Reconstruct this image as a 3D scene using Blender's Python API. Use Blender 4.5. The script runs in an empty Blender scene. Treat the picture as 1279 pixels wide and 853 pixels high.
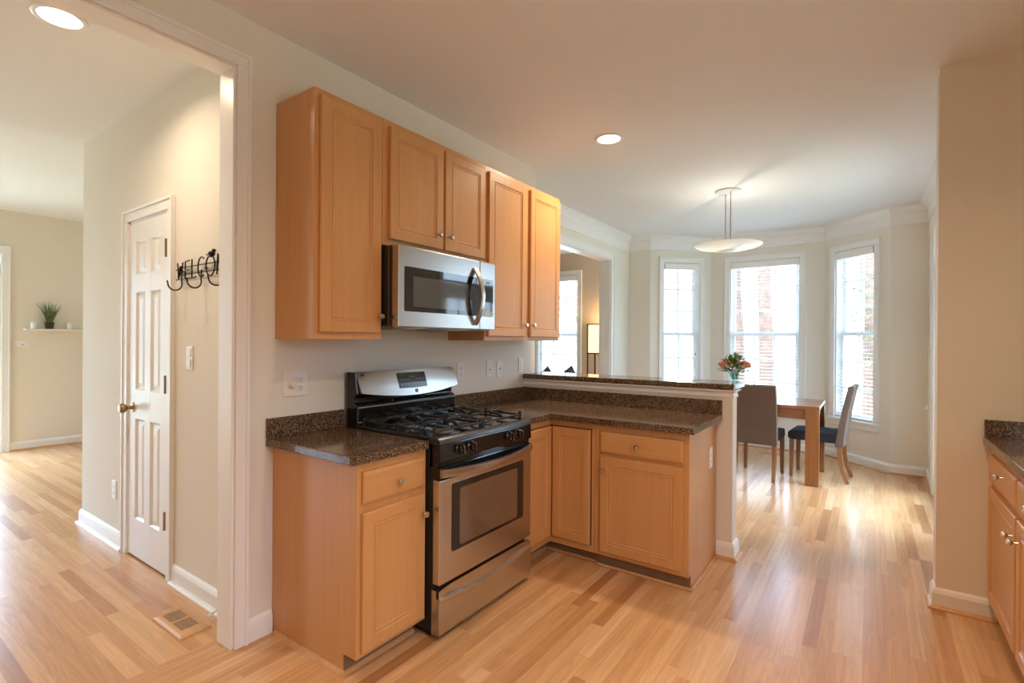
import bpy, bmesh, math, random
from mathutils import Vector, Matrix
PI = math.pi
random.seed(7)
SC = bpy.context.scene
COL = SC.collection

# ------------------------------------------------------------------ camera, world, exposure
CAM = Vector((2.2989, -1.6944, 1.3767))
YAW, PITCH, ROLL, FPX = 0.6140, -0.0014, 0.0069, 633.07
fwd = Vector((-math.sin(YAW), math.cos(YAW), 0)); rgt = Vector((math.cos(YAW), math.sin(YAW), 0)); upv = Vector((0, 0, 1))
fwd, upv = fwd*math.cos(PITCH) + upv*math.sin(PITCH), upv*math.cos(PITCH) - fwd*math.sin(PITCH)
rgt, upv = rgt*math.cos(ROLL) + upv*math.sin(ROLL), upv*math.cos(ROLL) - rgt*math.sin(ROLL)
cd = bpy.data.cameras.new('camera'); cam = bpy.data.objects.new('camera', cd); COL.objects.link(cam)
m = Matrix((rgt, upv, -fwd)).transposed().to_4x4(); m.translation = CAM
cam.matrix_world = m
cd.sensor_fit = 'HORIZONTAL'; cd.sensor_width = 36.0; cd.lens = FPX*36.0/1279.0
cd.clip_start = 0.05; cd.clip_end = 200
SC.camera = cam
SC.view_settings.view_transform = 'Standard'; SC.view_settings.look = 'None'
SC.view_settings.gamma = 1.0; SC.view_settings.use_curve_mapping = False
SC.view_settings.exposure = 0.25
cy = SC.cycles
cy.use_denoising = True; cy.max_bounces = 14; cy.diffuse_bounces = 8; cy.glossy_bounces = 5; cy.transmission_bounces = 6
cy.transparent_max_bounces = 16; cy.sample_clamp_indirect = 6.0; cy.caustics_reflective = False; cy.caustics_refractive = False

SKY = 22.0
world = bpy.data.worlds.new('world'); SC.world = world; world.use_nodes = True
wn = world.node_tree.nodes; wl = world.node_tree.links; wn.clear()
wo = wn.new('ShaderNodeOutputWorld'); wb = wn.new('ShaderNodeBackground')
wtc = wn.new('ShaderNodeTexCoord'); wsx = wn.new('ShaderNodeSeparateXYZ'); wr = wn.new('ShaderNodeValToRGB')
for _p, _c in ((.47, (.055, .055, .045)), (.495, (.070, .070, .066)), (.515, (.085, .085, .084)), (.575, (.15, .16, .17)), (.70, (.62, .82, 1.02)), (1., (.92, 1.33, 1.85))):
    _e = wr.color_ramp.elements[0] if _p == .47 else (wr.color_ramp.elements[1] if _p == 1. else wr.color_ramp.elements.new(_p))
    _e.position = _p; _e.color = (*_c, 1)
wm = wn.new('ShaderNodeMath'); wm.operation = 'MULTIPLY_ADD'; wm.inputs[1].default_value = 0.5; wm.inputs[2].default_value = 0.5
wl.new(wtc.outputs['Generated'], wsx.inputs[0]); wl.new(wsx.outputs['Z'], wm.inputs[0]); wl.new(wm.outputs[0], wr.inputs[0])
wl.new(wr.outputs[0], wb.inputs['Color']); wb.inputs['Strength'].default_value = SKY; wl.new(wb.outputs[0], wo.inputs[0])

def portal(c, n, w, h):
    """sampling guide for the daylight that enters through an opening"""
    l = bpy.data.lights.new('daylight_portal', 'AREA'); l.shape = 'RECTANGLE'; l.size = w; l.size_y = h
    l.cycles.is_portal = True
    o = bpy.data.objects.new('daylight_portal', l); COL.objects.link(o)
    o.rotation_euler = Vector(n).to_track_quat('-Z', 'Z').to_euler(); o.location = c
S2 = math.sqrt(.5)
portal((1.165, 5.60, 1.48), (0, -1, 0), .86, 2.0)
portal((0.20, 5.30, 1.48), (S2, -S2, 0), .56, 2.0)
portal((2.13, 5.30, 1.48), (-S2, -S2, 0), .56, 2.0)
portal((2.80, 3.55, 1.2), (-1, 0, 0), 1.3, 2.3)
portal((-1.955, 5.62, 1.48), (0, -1, 0), .8, 2.0)
portal((-6.17, -1.3, 1.15), (1, 0, 0), 2.0, 2.3)
portal((3.38, -0.85, 1.6), (-1, 0, 0), .8, 1.0)
portal((-5.18, -4.18, 1.35), (0, 1, 0), 1.6, 2.2)

# ------------------------------------------------------------------ materials
def nt(name):
    mt = bpy.data.materials.new(name); mt.use_nodes = True
    return mt, mt.node_tree.nodes, mt.node_tree.links, mt.node_tree.nodes['Principled BSDF']
def mat(name, col, rough=.5, metal=0., spec=None, emit=None, estr=0., coat=0., noise=0., nscale=20., bump=0., trans=0., sheen=0.):
    mt, n, l, b = nt(name)
    b.inputs['Base Color'].default_value = (*col, 1); b.inputs['Roughness'].default_value = rough; b.inputs['Metallic'].default_value = metal
    if spec is not None: b.inputs['Specular IOR Level'].default_value = spec
    if emit: b.inputs['Emission Color'].default_value = (*emit, 1); b.inputs['Emission Strength'].default_value = estr
    b.inputs['Coat Weight'].default_value = coat; b.inputs['Coat Roughness'].default_value = .1
    b.inputs['Transmission Weight'].default_value = trans
    if sheen: b.inputs['Sheen Weight'].default_value = sheen
    tc = n.new('ShaderNodeTexCoord'); nz = n.new('ShaderNodeTexNoise'); nz.inputs['Scale'].default_value = nscale; nz.inputs['Detail'].default_value = 3
    l.new(tc.outputs['Object'], nz.inputs['Vector'])
    if noise:
        mx = n.new('ShaderNodeMix'); mx.data_type = 'RGBA'
        mx.inputs['A'].default_value = (*[c*(1-noise) for c in col], 1); mx.inputs['B'].default_value = (*[min(1, c*(1+noise)) for c in col], 1)
        l.new(nz.outputs['Fac'], mx.inputs['Factor']); l.new(mx.outputs['Result'], b.inputs['Base Color'])
    if bump:
        bp = n.new('ShaderNodeBump'); bp.inputs['Strength'].default_value = bump; bp.inputs['Distance'].default_value = .002
        l.new(nz.outputs['Fac'], bp.inputs['Height']); l.new(bp.outputs[0], b.inputs['Normal'])
    return mt
def ramp(n, stops):
    r = n.new('ShaderNodeValToRGB'); e = r.color_ramp.elements
    while len(e) < len(stops): e.new(.5)
    for i, (p, c) in enumerate(stops): e[i].position = p; e[i].color = (*c, 1)
    return r
def wood(name, stops, axis='Z', fine=60., along=2.2, rough=.35, coat=.15):
    mt, n, l, b = nt(name)
    tc = n.new('ShaderNodeTexCoord'); mp = n.new('ShaderNodeMapping')
    s = [fine]*3; s['XYZ'.index(axis)] = along; mp.inputs['Scale'].default_value = s
    l.new(tc.outputs['Object'], mp.inputs[0])
    nz = n.new('ShaderNodeTexNoise'); nz.inputs['Scale'].default_value = 1.; nz.inputs['Detail'].default_value = 4; nz.inputs['Distortion'].default_value = .6
    l.new(mp.outputs[0], nz.inputs['Vector'])
    n2 = n.new('ShaderNodeTexNoise'); n2.inputs['Scale'].default_value = .09; n2.inputs['Detail'].default_value = 2
    l.new(mp.outputs[0], n2.inputs['Vector'])
    mx = n.new('ShaderNodeMix'); mx.inputs['Factor'].default_value = .45
    l.new(nz.outputs['Fac'], mx.inputs['A']); l.new(n2.outputs['Fac'], mx.inputs['B'])
    r = ramp(n, stops); l.new(mx.outputs['Result'], r.inputs[0]); l.new(r.outputs[0], b.inputs['Base Color'])
    b.inputs['Roughness'].default_value = rough; b.inputs['Coat Weight'].default_value = coat; b.inputs['Coat Roughness'].default_value = .18
    return mt
def planks(name, along, w=.0571, L=.80):
    mt, n, l, b = nt(name)
    def M(op, a, c=None, d=None):
        q = n.new('ShaderNodeMath'); q.operation = op
        for i, v in enumerate((a, c, d)):
            if v is None: continue
            if isinstance(v, (int, float)): q.inputs[i].default_value = v
            else: l.new(v, q.inputs[i])
        return q.outputs[0]
    g = n.new('ShaderNodeNewGeometry'); sp = n.new('ShaderNodeSeparateXYZ'); l.new(g.outputs['Position'], sp.inputs[0])
    u, v = (sp.outputs['X'], sp.outputs['Y']) if along == 'X' else (sp.outputs['Y'], sp.outputs['X'])
    vr = M('DIVIDE', v, w); row = M('FLOOR', vr)
    wn1 = n.new('ShaderNodeTexWhiteNoise'); wn1.noise_dimensions = '1D'; l.new(row, wn1.inputs['W'])
    us = M('ADD', M('DIVIDE', u, L), M('MULTIPLY', wn1.outputs['Value'], 7.3)); seg = M('FLOOR', us)
    cb = n.new('ShaderNodeCombineXYZ'); l.new(row, cb.inputs[0]); l.new(seg, cb.inputs[1])
    wn2 = n.new('ShaderNodeTexWhiteNoise'); wn2.noise_dimensions = '2D'; l.new(cb.outputs[0], wn2.inputs['Vector'])
    rnd = wn2.outputs['Value']
    base = ramp(n, [(0., PLANK[0]), (.12, PLANK[1]), (.5, PLANK[2]), (.8, PLANK[3]), (1., PLANK[4])]); l.new(rnd, base.inputs[0])
    gv = n.new('ShaderNodeCombineXYZ'); l.new(M('ADD', M('MULTIPLY', u, 1.6), M('MULTIPLY', rnd, 90.)), gv.inputs[0]); l.new(M('MULTIPLY', v, 42.), gv.inputs[1])
    nz = n.new('ShaderNodeTexNoise'); nz.inputs['Scale'].default_value = 1.; nz.inputs['Detail'].default_value = 4; nz.inputs['Distortion'].default_value = .7; l.new(gv.outputs[0], nz.inputs['Vector'])
    gv2 = n.new('ShaderNodeCombineXYZ'); l.new(M('ADD', M('MULTIPLY', u, .55), M('MULTIPLY', rnd, 31.)), gv2.inputs[0]); l.new(M('ADD', M('MULTIPLY', v, 9.), M('MULTIPLY', rnd, 17.)), gv2.inputs[1])
    wv = n.new('ShaderNodeTexNoise'); wv.inputs['Scale'].default_value = 1.3; wv.inputs['Detail'].default_value = 1; wv.inputs['Distortion'].default_value = 1.2; l.new(gv2.outputs[0], wv.inputs['Vector'])
    ring = M('SINE', M('MULTIPLY', wv.outputs['Fac'], 62.))
    gr = M('ADD', M('MULTIPLY', M('SUBTRACT', nz.outputs['Fac'], .5), .55), M('MULTIPLY', ring, .055))
    fv = M('FRACT', vr); fu = M('FRACT', us)
    e1 = M('LESS_THAN', fv, .014); e2 = M('LESS_THAN', fu, .0016)
    gap = M('MAXIMUM', e1, e2)
    k = M('SUBTRACT', M('ADD', 1., gr), M('MULTIPLY', gap, .28))
    vm = n.new('ShaderNodeVectorMath'); vm.operation = 'SCALE'; l.new(base.outputs[0], vm.inputs[0]); l.new(k, vm.inputs['Scale'])
    l.new(vm.outputs[0], b.inputs['Base Color'])
    b.inputs['Roughness'].default_value = .30; b.inputs['Specular IOR Level'].default_value = .5
    b.inputs['Coat Weight'].default_value = .22; b.inputs['Coat Roughness'].default_value = .16
    bp = n.new('ShaderNodeBump'); bp.inputs['Strength'].default_value = .12; bp.inputs['Distance'].default_value = .0015
    l.new(M('SUBTRACT', nz.outputs['Fac'], gap), bp.inputs['Height']); l.new(bp.outputs[0], b.inputs['Normal'])
    return mt
PLANK = [(.40, .175, .065), (.53, .268, .112), (.585, .315, .140), (.62, .348, .160), (.68, .41, .21)]
def granite(name, rough=.16):
    mt, n, l, b = nt(name)
    tc = n.new('ShaderNodeTexCoord')
    a = n.new('ShaderNodeTexNoise'); a.inputs['Scale'].default_value = 170; a.inputs['Detail'].default_value = 3; l.new(tc.outputs['Object'], a.inputs['Vector'])
    v = n.new('ShaderNodeTexVoronoi'); v.inputs['Scale'].default_value = 260; l.new(tc.outputs['Object'], v.inputs['Vector'])
    c = n.new('ShaderNodeTexNoise'); c.inputs['Scale'].default_value = 12; l.new(tc.outputs['Object'], c.inputs['Vector'])
    r1 = ramp(n, [(.36, (.022, .014, .009)), (.46, (.095, .054, .031)), (.56, (.185, .113, .066)), (.66, (.38, .285, .195))]); l.new(a.outputs['Fac'], r1.inputs[0])
    r2 = ramp(n, [(.0, (1.5, 1.45, 1.4)), (.35, (1, 1, 1)), (.8, (.5, .48, .46))]); l.new(v.outputs['Distance'], r2.inputs[0])
    mm = n.new('ShaderNodeMix'); mm.data_type = 'RGBA'; mm.blend_type = 'MULTIPLY'; mm.inputs['Factor'].default_value = .8
    l.new(r1.outputs[0], mm.inputs['A']); l.new(r2.outputs[0], mm.inputs['B']); l.new(mm.outputs['Result'], b.inputs['Base Color'])
    b.inputs['Roughness'].default_value = rough; b.inputs['Specular IOR Level'].default_value = .55
    return mt
def steel(name, axis='Y', col=(.62, .60, .575), rough=.27):
    mt, n, l, b = nt(name)
    tc = n.new('ShaderNodeTexCoord'); mp = n.new('ShaderNodeMapping'); s = [900.]*3; s['XYZ'.index(axis)] = 6.; mp.inputs['Scale'].default_value = s
    nz = n.new('ShaderNodeTexNoise'); nz.inputs['Scale'].default_value = 1.; nz.inputs['Detail'].default_value = 2
    l.new(tc.outputs['Object'], mp.inputs[0]); l.new(mp.outputs[0], nz.inputs['Vector'])
    r = ramp(n, [(.2, tuple(c*.9 for c in col)), (.8, tuple(min(1, c*1.08) for c in col))]); l.new(nz.outputs['Fac'], r.inputs[0]); l.new(r.outputs[0], b.inputs['Base Color'])
    b.inputs['Metallic'].default_value = 1.; b.inputs['Roughness'].default_value = rough
    return mt
def thin_glass(name, tint=(1, 1, 1), refl=.06):
    mt = bpy.data.materials.new(name); mt.use_nodes = True; n = mt.node_tree.nodes; l = mt.node_tree.links; n.clear()
    o = n.new('ShaderNodeOutputMaterial'); t = n.new('ShaderNodeBsdfTransparent'); t.inputs[0].default_value = (*tint, 1)
    g = n.new('ShaderNodeBsdfGlossy'); g.inputs['Roughness'].default_value = .02
    mx = n.new('ShaderNodeMixShader'); lw = n.new('ShaderNodeLayerWeight'); lw.inputs['Blend'].default_value = .12
    mm = n.new('ShaderNodeMath'); mm.operation = 'MULTIPLY'; mm.inputs[1].default_value = .6; l.new(lw.outputs['Fresnel'], mm.inputs[0])
    l.new(mm.outputs[0], mx.inputs[0]); l.new(t.outputs[0], mx.inputs[1]); l.new(g.outputs[0], mx.inputs[2]); l.new(mx.outputs[0], o.inputs[0])
    return mt
def leafy(name, c1, c2, scale=12.):
    mt, n, l, b = nt(name)
    tc = n.new('ShaderNodeTexCoord'); nz = n.new('ShaderNodeTexNoise'); nz.inputs['Scale'].default_value = scale
    l.new(tc.outputs['Object'], nz.inputs['Vector']); r = ramp(n, [(.35, c1), (.65, c2)]); l.new(nz.outputs['Fac'], r.inputs[0]); l.new(r.outputs[0], b.inputs['Base Color'])
    b.inputs['Roughness'].default_value = .55
    return mt

WALL = mat('cream_wall_paint', (.77, .73, .645), .75, noise=.015, nscale=3, bump=.03)
CEIL = mat('white_ceiling_paint', (.80, .80, .80), .85, noise=.01, nscale=3)
TRIM = mat('white_gloss_trim_paint', (.83, .825, .81), .30, noise=.01)
DOORW = mat('white_door_paint', (.82, .815, .80), .33, noise=.01)
FLOOR = planks('oak_planks_lengthwise', 'Y')
FLOORH = planks('oak_planks_crosswise', 'X')
MAPLE = wood('maple_wood', [(.3, (.545, .262, .088)), (.5, (.585, .292, .105)), (.72, (.615, .322, .122))])
MAPLEH = wood('maple_wood_horizontal', [(.3, (.545, .262, .088)), (.5, (.585, .292, .105)), (.72, (.615, .322, .122))], axis='Y')
MAPLEX = wood('maple_wood_drawer', [(.3, (.545, .262, .088)), (.5, (.585, .292, .105)), (.72, (.615, .322, .122))], axis='X')
GAPSHADE = mat('painted_gap_shade', (.06, .022, .008), .8, noise=.1)  # dark colour standing for the shade between cabinet leaves
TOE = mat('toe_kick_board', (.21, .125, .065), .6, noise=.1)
SHOE = wood('oak_shoe_moulding', [(.3, (.50, .24, .09)), (.6, (.62, .33, .14))], axis='Y')
SHOEX = wood('oak_shoe_moulding_cross', [(.3, (.50, .24, .09)), (.6, (.62, .33, .14))], axis='X')
GRAN = granite('brown_granite_laminate', .11)
STEEL = steel('brushed_stainless'); STEELZ = steel('brushed_stainless_bright', 'Y', (.50, .495, .48), .26)
CHROME = mat('brushed_nickel', (.66, .60, .53), .22, 1., noise=.05)
BRASS = mat('antique_brass', (.36, .25, .14), .32, 1., noise=.08)
BLACKG = mat('black_gloss_enamel', (.008, .008, .008), .09, noise=.1)
BLACKM = mat('black_matte_plastic', (.012, .012, .012), .45, noise=.1)
IRON = mat('black_cast_iron', (.034, .030, .027), .26, .25, noise=.2)
WIRON = mat('dark_bronze_wrought_iron', (.03, .019, .013), .45, .5, noise=.2)
DGLASS = mat('dark_oven_glass', (.012, .011, .010), .04, spec=.7, noise=.1)
OVENIN = mat('brown_oven_window', (.15, .088, .050), .06, spec=.8, noise=.25, nscale=6)
MWIN = mat('grey_microwave_window', (.075, .075, .075), .07, spec=.85, noise=.1)
PLATE = mat('white_plastic_plate', (.80, .79, .76), .35, noise=.01)
IVORY = mat('ivory_plastic', (.74, .69, .58), .4, noise=.01)
SLOT = mat('dark_slot', (.03, .03, .03), .6, noise=.1)
BLIND = mat('white_blind_slat', (.84, .84, .83), .5, noise=.01)
VINYL = mat('white_vinyl_sash', (.80, .805, .81), .4, noise=.01)
GLASS = thin_glass('window_glass')
TABLEW = wood('walnut_stained_table', [(.3, (.15, .048, .012)), (.55, (.25, .088, .022)), (.75, (.33, .125, .038))], axis='Z', rough=.38, coat=.08, fine=38)
TABLEX = wood('walnut_stained_tabletop', [(.3, (.15, .048, .012)), (.55, (.25, .088, .022)), (.75, (.33, .125, .038))], axis='X', rough=.2, coat=.3)
CHLEG = wood('brown_chair_leg', [(.3, (.17, .062, .020)), (.6, (.27, .11, .040))], rough=.3)
UPH = mat('taupe_upholstery', (.112, .066, .042), .9, noise=.18, nscale=260, bump=.3, sheen=.15)
SEAT = mat('slate_seat_upholstery', (.024, .021, .020), .9, spec=.15, noise=.2, nscale=260, bump=.25)
FROST = bpy.data.materials.new('frosted_pendant_glass'); FROST.use_nodes = True
_n = FROST.node_tree.nodes; _l = FROST.node_tree.links; _t = _n.new('ShaderNodeBsdfTranslucent'); _t.inputs[0].default_value = (.90, .91, .88, 1)
_x = _n.new('ShaderNodeMixShader'); _x.inputs[0].default_value = .5; _b = _n['Principled BSDF']; _b.inputs['Base Color'].default_value = (.88, .89, .87, 1); _b.inputs['Roughness'].default_value = .3
_l.new(_b.outputs[0], _x.inputs[1]); _l.new(_t.outputs[0], _x.inputs[2]); _l.new(_x.outputs[0], _n['Material Output'].inputs[0])
NICKEL = mat('satin_nickel', (.50, .45, .41), .3, 1., noise=.05)
LAMPON = mat('lit_lens', (1, 1, 1), .5, emit=(1., .93, .82), estr=9., noise=.01)
SHADE = mat('lit_paper_shade', (.85, .68, .45), .8, emit=(1., .70, .36), estr=1.5, noise=.06, nscale=14)
ROSE = leafy('salmon_rose_petal', (.84, .30, .21), (.90, .58, .46), 60)
WROSE = leafy('cream_blossom_petal', (.80, .70, .55), (.85, .80, .70), 60)
LEAF = leafy('rose_leaf', (.07, .16, .045), (.20, .32, .11), 40)
GRASS = leafy('pot_grass_blade', (.06, .11, .035), (.20, .27, .09), 30)
POT = mat('dark_wicker_pot', (.045, .022, .014), .7, noise=.3, nscale=80, bump=.5)
CERAM = mat('white_ceramic', (.78, .77, .75), .25, noise=.01)
VASE = thin_glass('clear_vase_glass', (.70, .80, .72))
SOFA = mat('grey_sofa_fabric', (.20, .19, .18), .9, noise=.15, nscale=200, bump=.3)
PILLOW = mat('charcoal_cushion_fabric', (.075, .065, .062), .9, noise=.2, nscale=150, bump=.3)
BARK = leafy('pine_bark', (.078, .036, .021), (.125, .062, .037), 7)
TREEL = leafy('tree_foliage', (.05, .10, .03), (.16, .24, .09), 3)
LAWN = leafy('pale_ground', (.20, .20, .13), (.30, .28, .20), 1.2)
VENTW = wood('oak_register', [(.3, (.50, .25, .10)), (.6, (.64, .36, .16))], axis='X')
DISPLAY = mat('grey_display_panel', (.030, .032, .034), .15, noise=.1)
GREENLED = mat('green_clock_digits', (.10, .16, .04), .5, emit=(.45, .65, .1), estr=.05, noise=.02)
MARK = mat('white_printed_marks', (.62, .62, .60), .5, noise=.02)

# ------------------------------------------------------------------ mesh helpers
MW = {}
class MB:
    def __init__(s): s.v = []; s.f = []
    def add(s, vs, fs):
        o = len(s.v); s.v += [Vector(v) for v in vs]; s.f += [tuple(i+o for i in f) for f in fs]; return s
    def box(s, x0, x1, y0, y1, z0, z1, M=None):
        vs = [Vector((x, y, z)) for x in (x0, x1) for y in (y0, y1) for z in (z0, z1)]
        if M: vs = [M @ v for v in vs]
        return s.add(vs, [(0, 1, 3, 2), (4, 6, 7, 5), (0, 4, 5, 1), (2, 3, 7, 6), (0, 2, 6, 4), (1, 5, 7, 3)])
    def prism(s, poly, axis, a, b, M=None):
        n = len(poly)
        def P(p, t): return {'x': (t, p[0], p[1]), 'y': (p[0], t, p[1]), 'z': (p[0], p[1], t)}[axis]
        vs = [Vector(P(p, a)) for p in poly] + [Vector(P(p, b)) for p in poly]
        if M: vs = [M @ v for v in vs]
        return s.add(vs, [tuple(range(n)), tuple(range(2*n-1, n-1, -1))] + [(i, (i+1) % n, n+(i+1) % n, n+i) for i in range(n)])
    def rings(s, rings, cap0=True, cap1=True):
        n = len(rings[0]); vs = [v for r in rings for v in r]; fs = []
        for k in range(len(rings)-1):
            for i in range(n): fs.append((k*n+i, k*n+(i+1) % n, (k+1)*n+(i+1) % n, (k+1)*n+i))
        if cap0: fs.append(tuple(range(n-1, -1, -1)))
        if cap1: fs.append(tuple((len(rings)-1)*n+i for i in range(n)))
        return s.add(vs, fs)
    def lathe(s, prof, c=(0, 0, 0), ax=(0, 0, 1), n=24, sx=1., sy=1.):
        ax = Vector(ax).normalized(); t = Vector((0, 0, 1)) if abs(ax.z) < .9 else Vector((1, 0, 0))
        u = ax.cross(t).normalized(); w = ax.cross(u); c = Vector(c)
        return s.rings([[c + ax*h + (u*math.cos(2*PI*i/n)*sx + w*math.sin(2*PI*i/n)*sy)*r for i in range(n)] for r, h in prof])
    def tube(s, path, r, n=8, sq=None, flat=1.0):
        P = [Vector(p) for p in path]; R = r if isinstance(r, (list, tuple)) else [r]*len(P)
        rg = []; pu = None
        for i, p in enumerate(P):
            t = (P[min(i+1, len(P)-1)] - P[max(i-1, 0)]).normalized()
            if pu is None:
                a = Vector((0, 0, 1)) if abs(t.z) < .9 else Vector((1, 0, 0)); pu = a.cross(t).normalized()
            u = (pu - t*pu.dot(t)).normalized(); pu = u; w = t.cross(u)
            ph = PI/4 if n == 4 else 0
            rg.append([p + (u*math.cos(2*PI*k/n+ph) + w*math.sin(2*PI*k/n+ph)*flat)*R[i] for k in range(n)])
        return s.rings(rg)
    def frame(s, O, U, W, w, h, prof):
        """raised panel: rings of (inset, height) on a w x h face; V is up"""
        O, U, W = Vector(O), Vector(U), Vector(W); V = Vector((0, 0, 1))
        return s.rings([[O + U*a + V*b + W*d for a, b in ((i, i), (w-i, i), (w-i, h-i), (i, h-i))] for i, d in prof])
    def grid(s, fn, nu, nv, wrap=False):
        vs = [fn(i/nu, j/nv) for j in range(nv+1) for i in range(nu+1)]; k = nu+1
        return s.add(vs, [(j*k+i, j*k+i+1, (j+1)*k+i+1, (j+1)*k+i) for j in range(nv) for i in range(nu)])
    def build(s, name, mt, parent=None, bevel=0., smooth=False, seg=2, local=False):
        me = bpy.data.meshes.new(name); vs = s.v
        if parent is not None and not local:
            inv = MW[parent.name].inverted(); vs = [inv @ v for v in vs]
        me.from_pydata([tuple(v) for v in vs], [], s.f)
        bm = bmesh.new(); bm.from_mesh(me); bmesh.ops.recalc_face_normals(bm, faces=bm.faces[:])
        if smooth:
            for f in bm.faces: f.smooth = True
            for e in bm.edges:
                if len(e.link_faces) == 2 and e.calc_face_angle(0) > math.radians(42): e.smooth = False
        bm.to_mesh(me); bm.free(); me.materials.append(mt)
        o = bpy.data.objects.new(name, me); COL.objects.link(o)
        if parent is not None: o.parent = parent; MW[o.name] = MW[parent.name]
        else: MW[o.name] = Matrix.Identity(4)
        if bevel:
            b = o.modifiers.new('bevel', 'BEVEL'); b.width = bevel; b.segments = seg; b.limit_method = 'ANGLE'; b.angle_limit = math.radians(30)
        return o
def tag(o, label, cat, group=None):
    o['label'] = label; o['category'] = cat
    if group: o['group'] = group
    return o
def thing(name, label, cat, loc=(0, 0, 0), rz=0., group=None):
    o = bpy.data.objects.new(name, None); COL.objects.link(o); o.empty_display_size = .1
    o.location = loc; o.rotation_euler = (0, 0, rz)
    MW[o.name] = Matrix.Translation(loc) @ Matrix.Rotation(rz, 4, 'Z')
    return tag(o, label, cat, group)
def struct(o): o['kind'] = 'structure'; return o
def sroot(name, loc=(0, 0, 0)):
    o = bpy.data.objects.new(name, None); COL.objects.link(o); o.location = loc; MW[o.name] = Matrix.Translation(loc); o['kind'] = 'structure'; return o
def B(*a): return MB().box(*a)
def frame_mat(P0, P1):
    """u along P0->P1, n = outward (left of travel), z up"""
    P0 = Vector((*P0, 0)); P1 = Vector((*P1, 0)); u = (P1-P0).normalized(); n = Vector((-u.y, u.x, 0))
    M = Matrix((u, n, Vector((0, 0, 1)))).transposed().to_4x4(); M.translation = P0
    return M, (P1-P0).length
def wall(mb, P0, P1, t, z0, z1, holes=()):
    """wall slab from P0 to P1, thickness t to the left of travel; holes (u0,u1,z0,z1)"""
    M, L = frame_mat(P0, P1)
    us = sorted({0, L, *[h[0] for h in holes], *[h[1] for h in holes]})
    for a, b in zip(us, us[1:]):
        mid = (a+b)/2; cut = [h for h in holes if h[0] < mid < h[1]]
        z = z0
        for h in sorted(cut, key=lambda h: h[2]):
            if h[2] > z: mb.box(a, b, 0, t, z, h[2], M)
            z = h[3]
        if z < z1: mb.box(a, b, 0, t, z, z1, M)
    return mb
def sweep(path, prof, side=1):
    """profile (d, z) swept along a plan path, mitred; d measured to the right of travel (side=1)"""
    P = [Vector((*p, 0)) for p in path]; mb = MB(); rg = []
    for i, p in enumerate(P):
        d0 = (p-P[i-1]).normalized() if i else None; d1 = (P[i+1]-p).normalized() if i < len(P)-1 else None
        if d0 is None: d0 = d1
        if d1 is None: d1 = d0
        n0 = Vector((d0.y, -d0.x, 0))*side; n1 = Vector((d1.y, -d1.x, 0))*side
        mn = (n0+n1); mn = mn/ (mn.dot(n0))
        rg.append([p + mn*d + Vector((0, 0, z)) for d, z in prof])
    return mb.rings(rg)

H = 2.82
BASEP = [(0, 0), (.016, 0), (.016, .078), (.010, .095), (.004, .105), (0, .105)]
SHOEP = [(.016, 0), (.034, 0), (.033, .008), (.027, .015), (.016, .018)]

# ------------------------------------------------------------------ floors, ceilings
struct(B(-.05, 3.55, -4.32, 1.9, -.06, 0).box(-.6, 3.0, 1.9, 5.85, -.06, 0).box(-3.75, -.6, 1.9, 5.85, -.06, 0).build('floor', FLOOR))
struct(B(-6.35, -.14, -4.32, 1.9, -.06, 0).build('floor_hall', FLOORH))
struct(B(-.14, -.05, -4.32, 1.9, -.06, .0).build('trim_1', planks('oak_threshold', 'Y', .0905, 3.)))
struct(B(-2.46, 3.55, -4.32, 1.9, H, H+.12).box(-3.75, 3.0, 1.9, 5.85, H, H+.12).build('ceiling', CEIL))
struct(B(-6.35, -2.46, -4.32, 1.9, 2.90, 3.0).build('ceiling_family', CEIL))

# ------------------------------------------------------------------ walls
W = MB()
wall(W, (0, -4.2), (0, 1.9), .115, 0, H, [(1.80, 3.633, 0, 2.585)])
struct(W.build('wall_left', WALL))
W = MB(); wall(W, (-.115, -.45), (-2.49, -.45), -.12, 0, H+.1, [(.857, 1.465, 0, 2.12)])
W.box(-2.49, -2.37, -.33, 1.78, 0, H+.1)
struct(W.build('wall_hall', WALL))
struct(wall(MB(), (-6.18, -4.2), (-6.18, 1.9), .12, 0, 2.95, [(1.9, 3.945, 0, 2.40)]).build('wall_far', WALL))
struct(B(-6.3, -.56, 1.78, 1.9, 0, 2.95).box(-.56, -.115, 1.78, 1.9, 0, H).build('wall_family', WALL))
struct(wall(MB(), (-.44, 1.9), (-.44, 5.0), .137, 0, H, [(.35, 2.488, 0, 2.435)]).build('wall_dining_left', WALL))
WT = .15
ZS, ZT = .50, 2.46
W = MB()
wall(W, (-.58, 5.0), (-.131, 5.0), WT, 0, H)
wall(W, (-.131, 5.0), (.499, 5.63), WT, 0, H, [(.19, .73, ZS, ZT)])
wall(W, (.499, 5.63), (1.851, 5.63), WT, 0, H, [(.251, 1.081, ZS, ZT)])
wall(W, (1.851, 5.63), (2.481, 5.0), WT, 0, H, [(.161, .701, ZS, ZT)])
wall(W, (2.481, 5.0), (2.91, 5.0), WT, 0, H)
struct(W.build('wall_bay', WALL))
struct(wall(MB(), (2.79, 5.0), (2.79, 1.87), .12, 0, H, [(.75, 2.15, 0, 2.36)]).build('wall_right', WALL))
struct(B(2.59, 3.52, 1.75, 1.87, 0, H).build('wall_near', WALL))
struct(wall(MB(), (3.40, 1.75), (3.40, -4.2), .12, 0, H, [(2.2, 3.0, 1.1, 2.1)]).build('wall_kitchen_right', WALL))
struct(wall(MB(), (3.52, -4.2), (-6.3, -4.2), .12, 0, 2.95, [(7.9, 9.5, .25, 2.45)]).build('wall_back', WALL))
struct(wall(MB(), (-3.6, 1.9), (-3.6, 5.75), .12, 0, H).build('wall_sitting_left', WALL))
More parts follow.
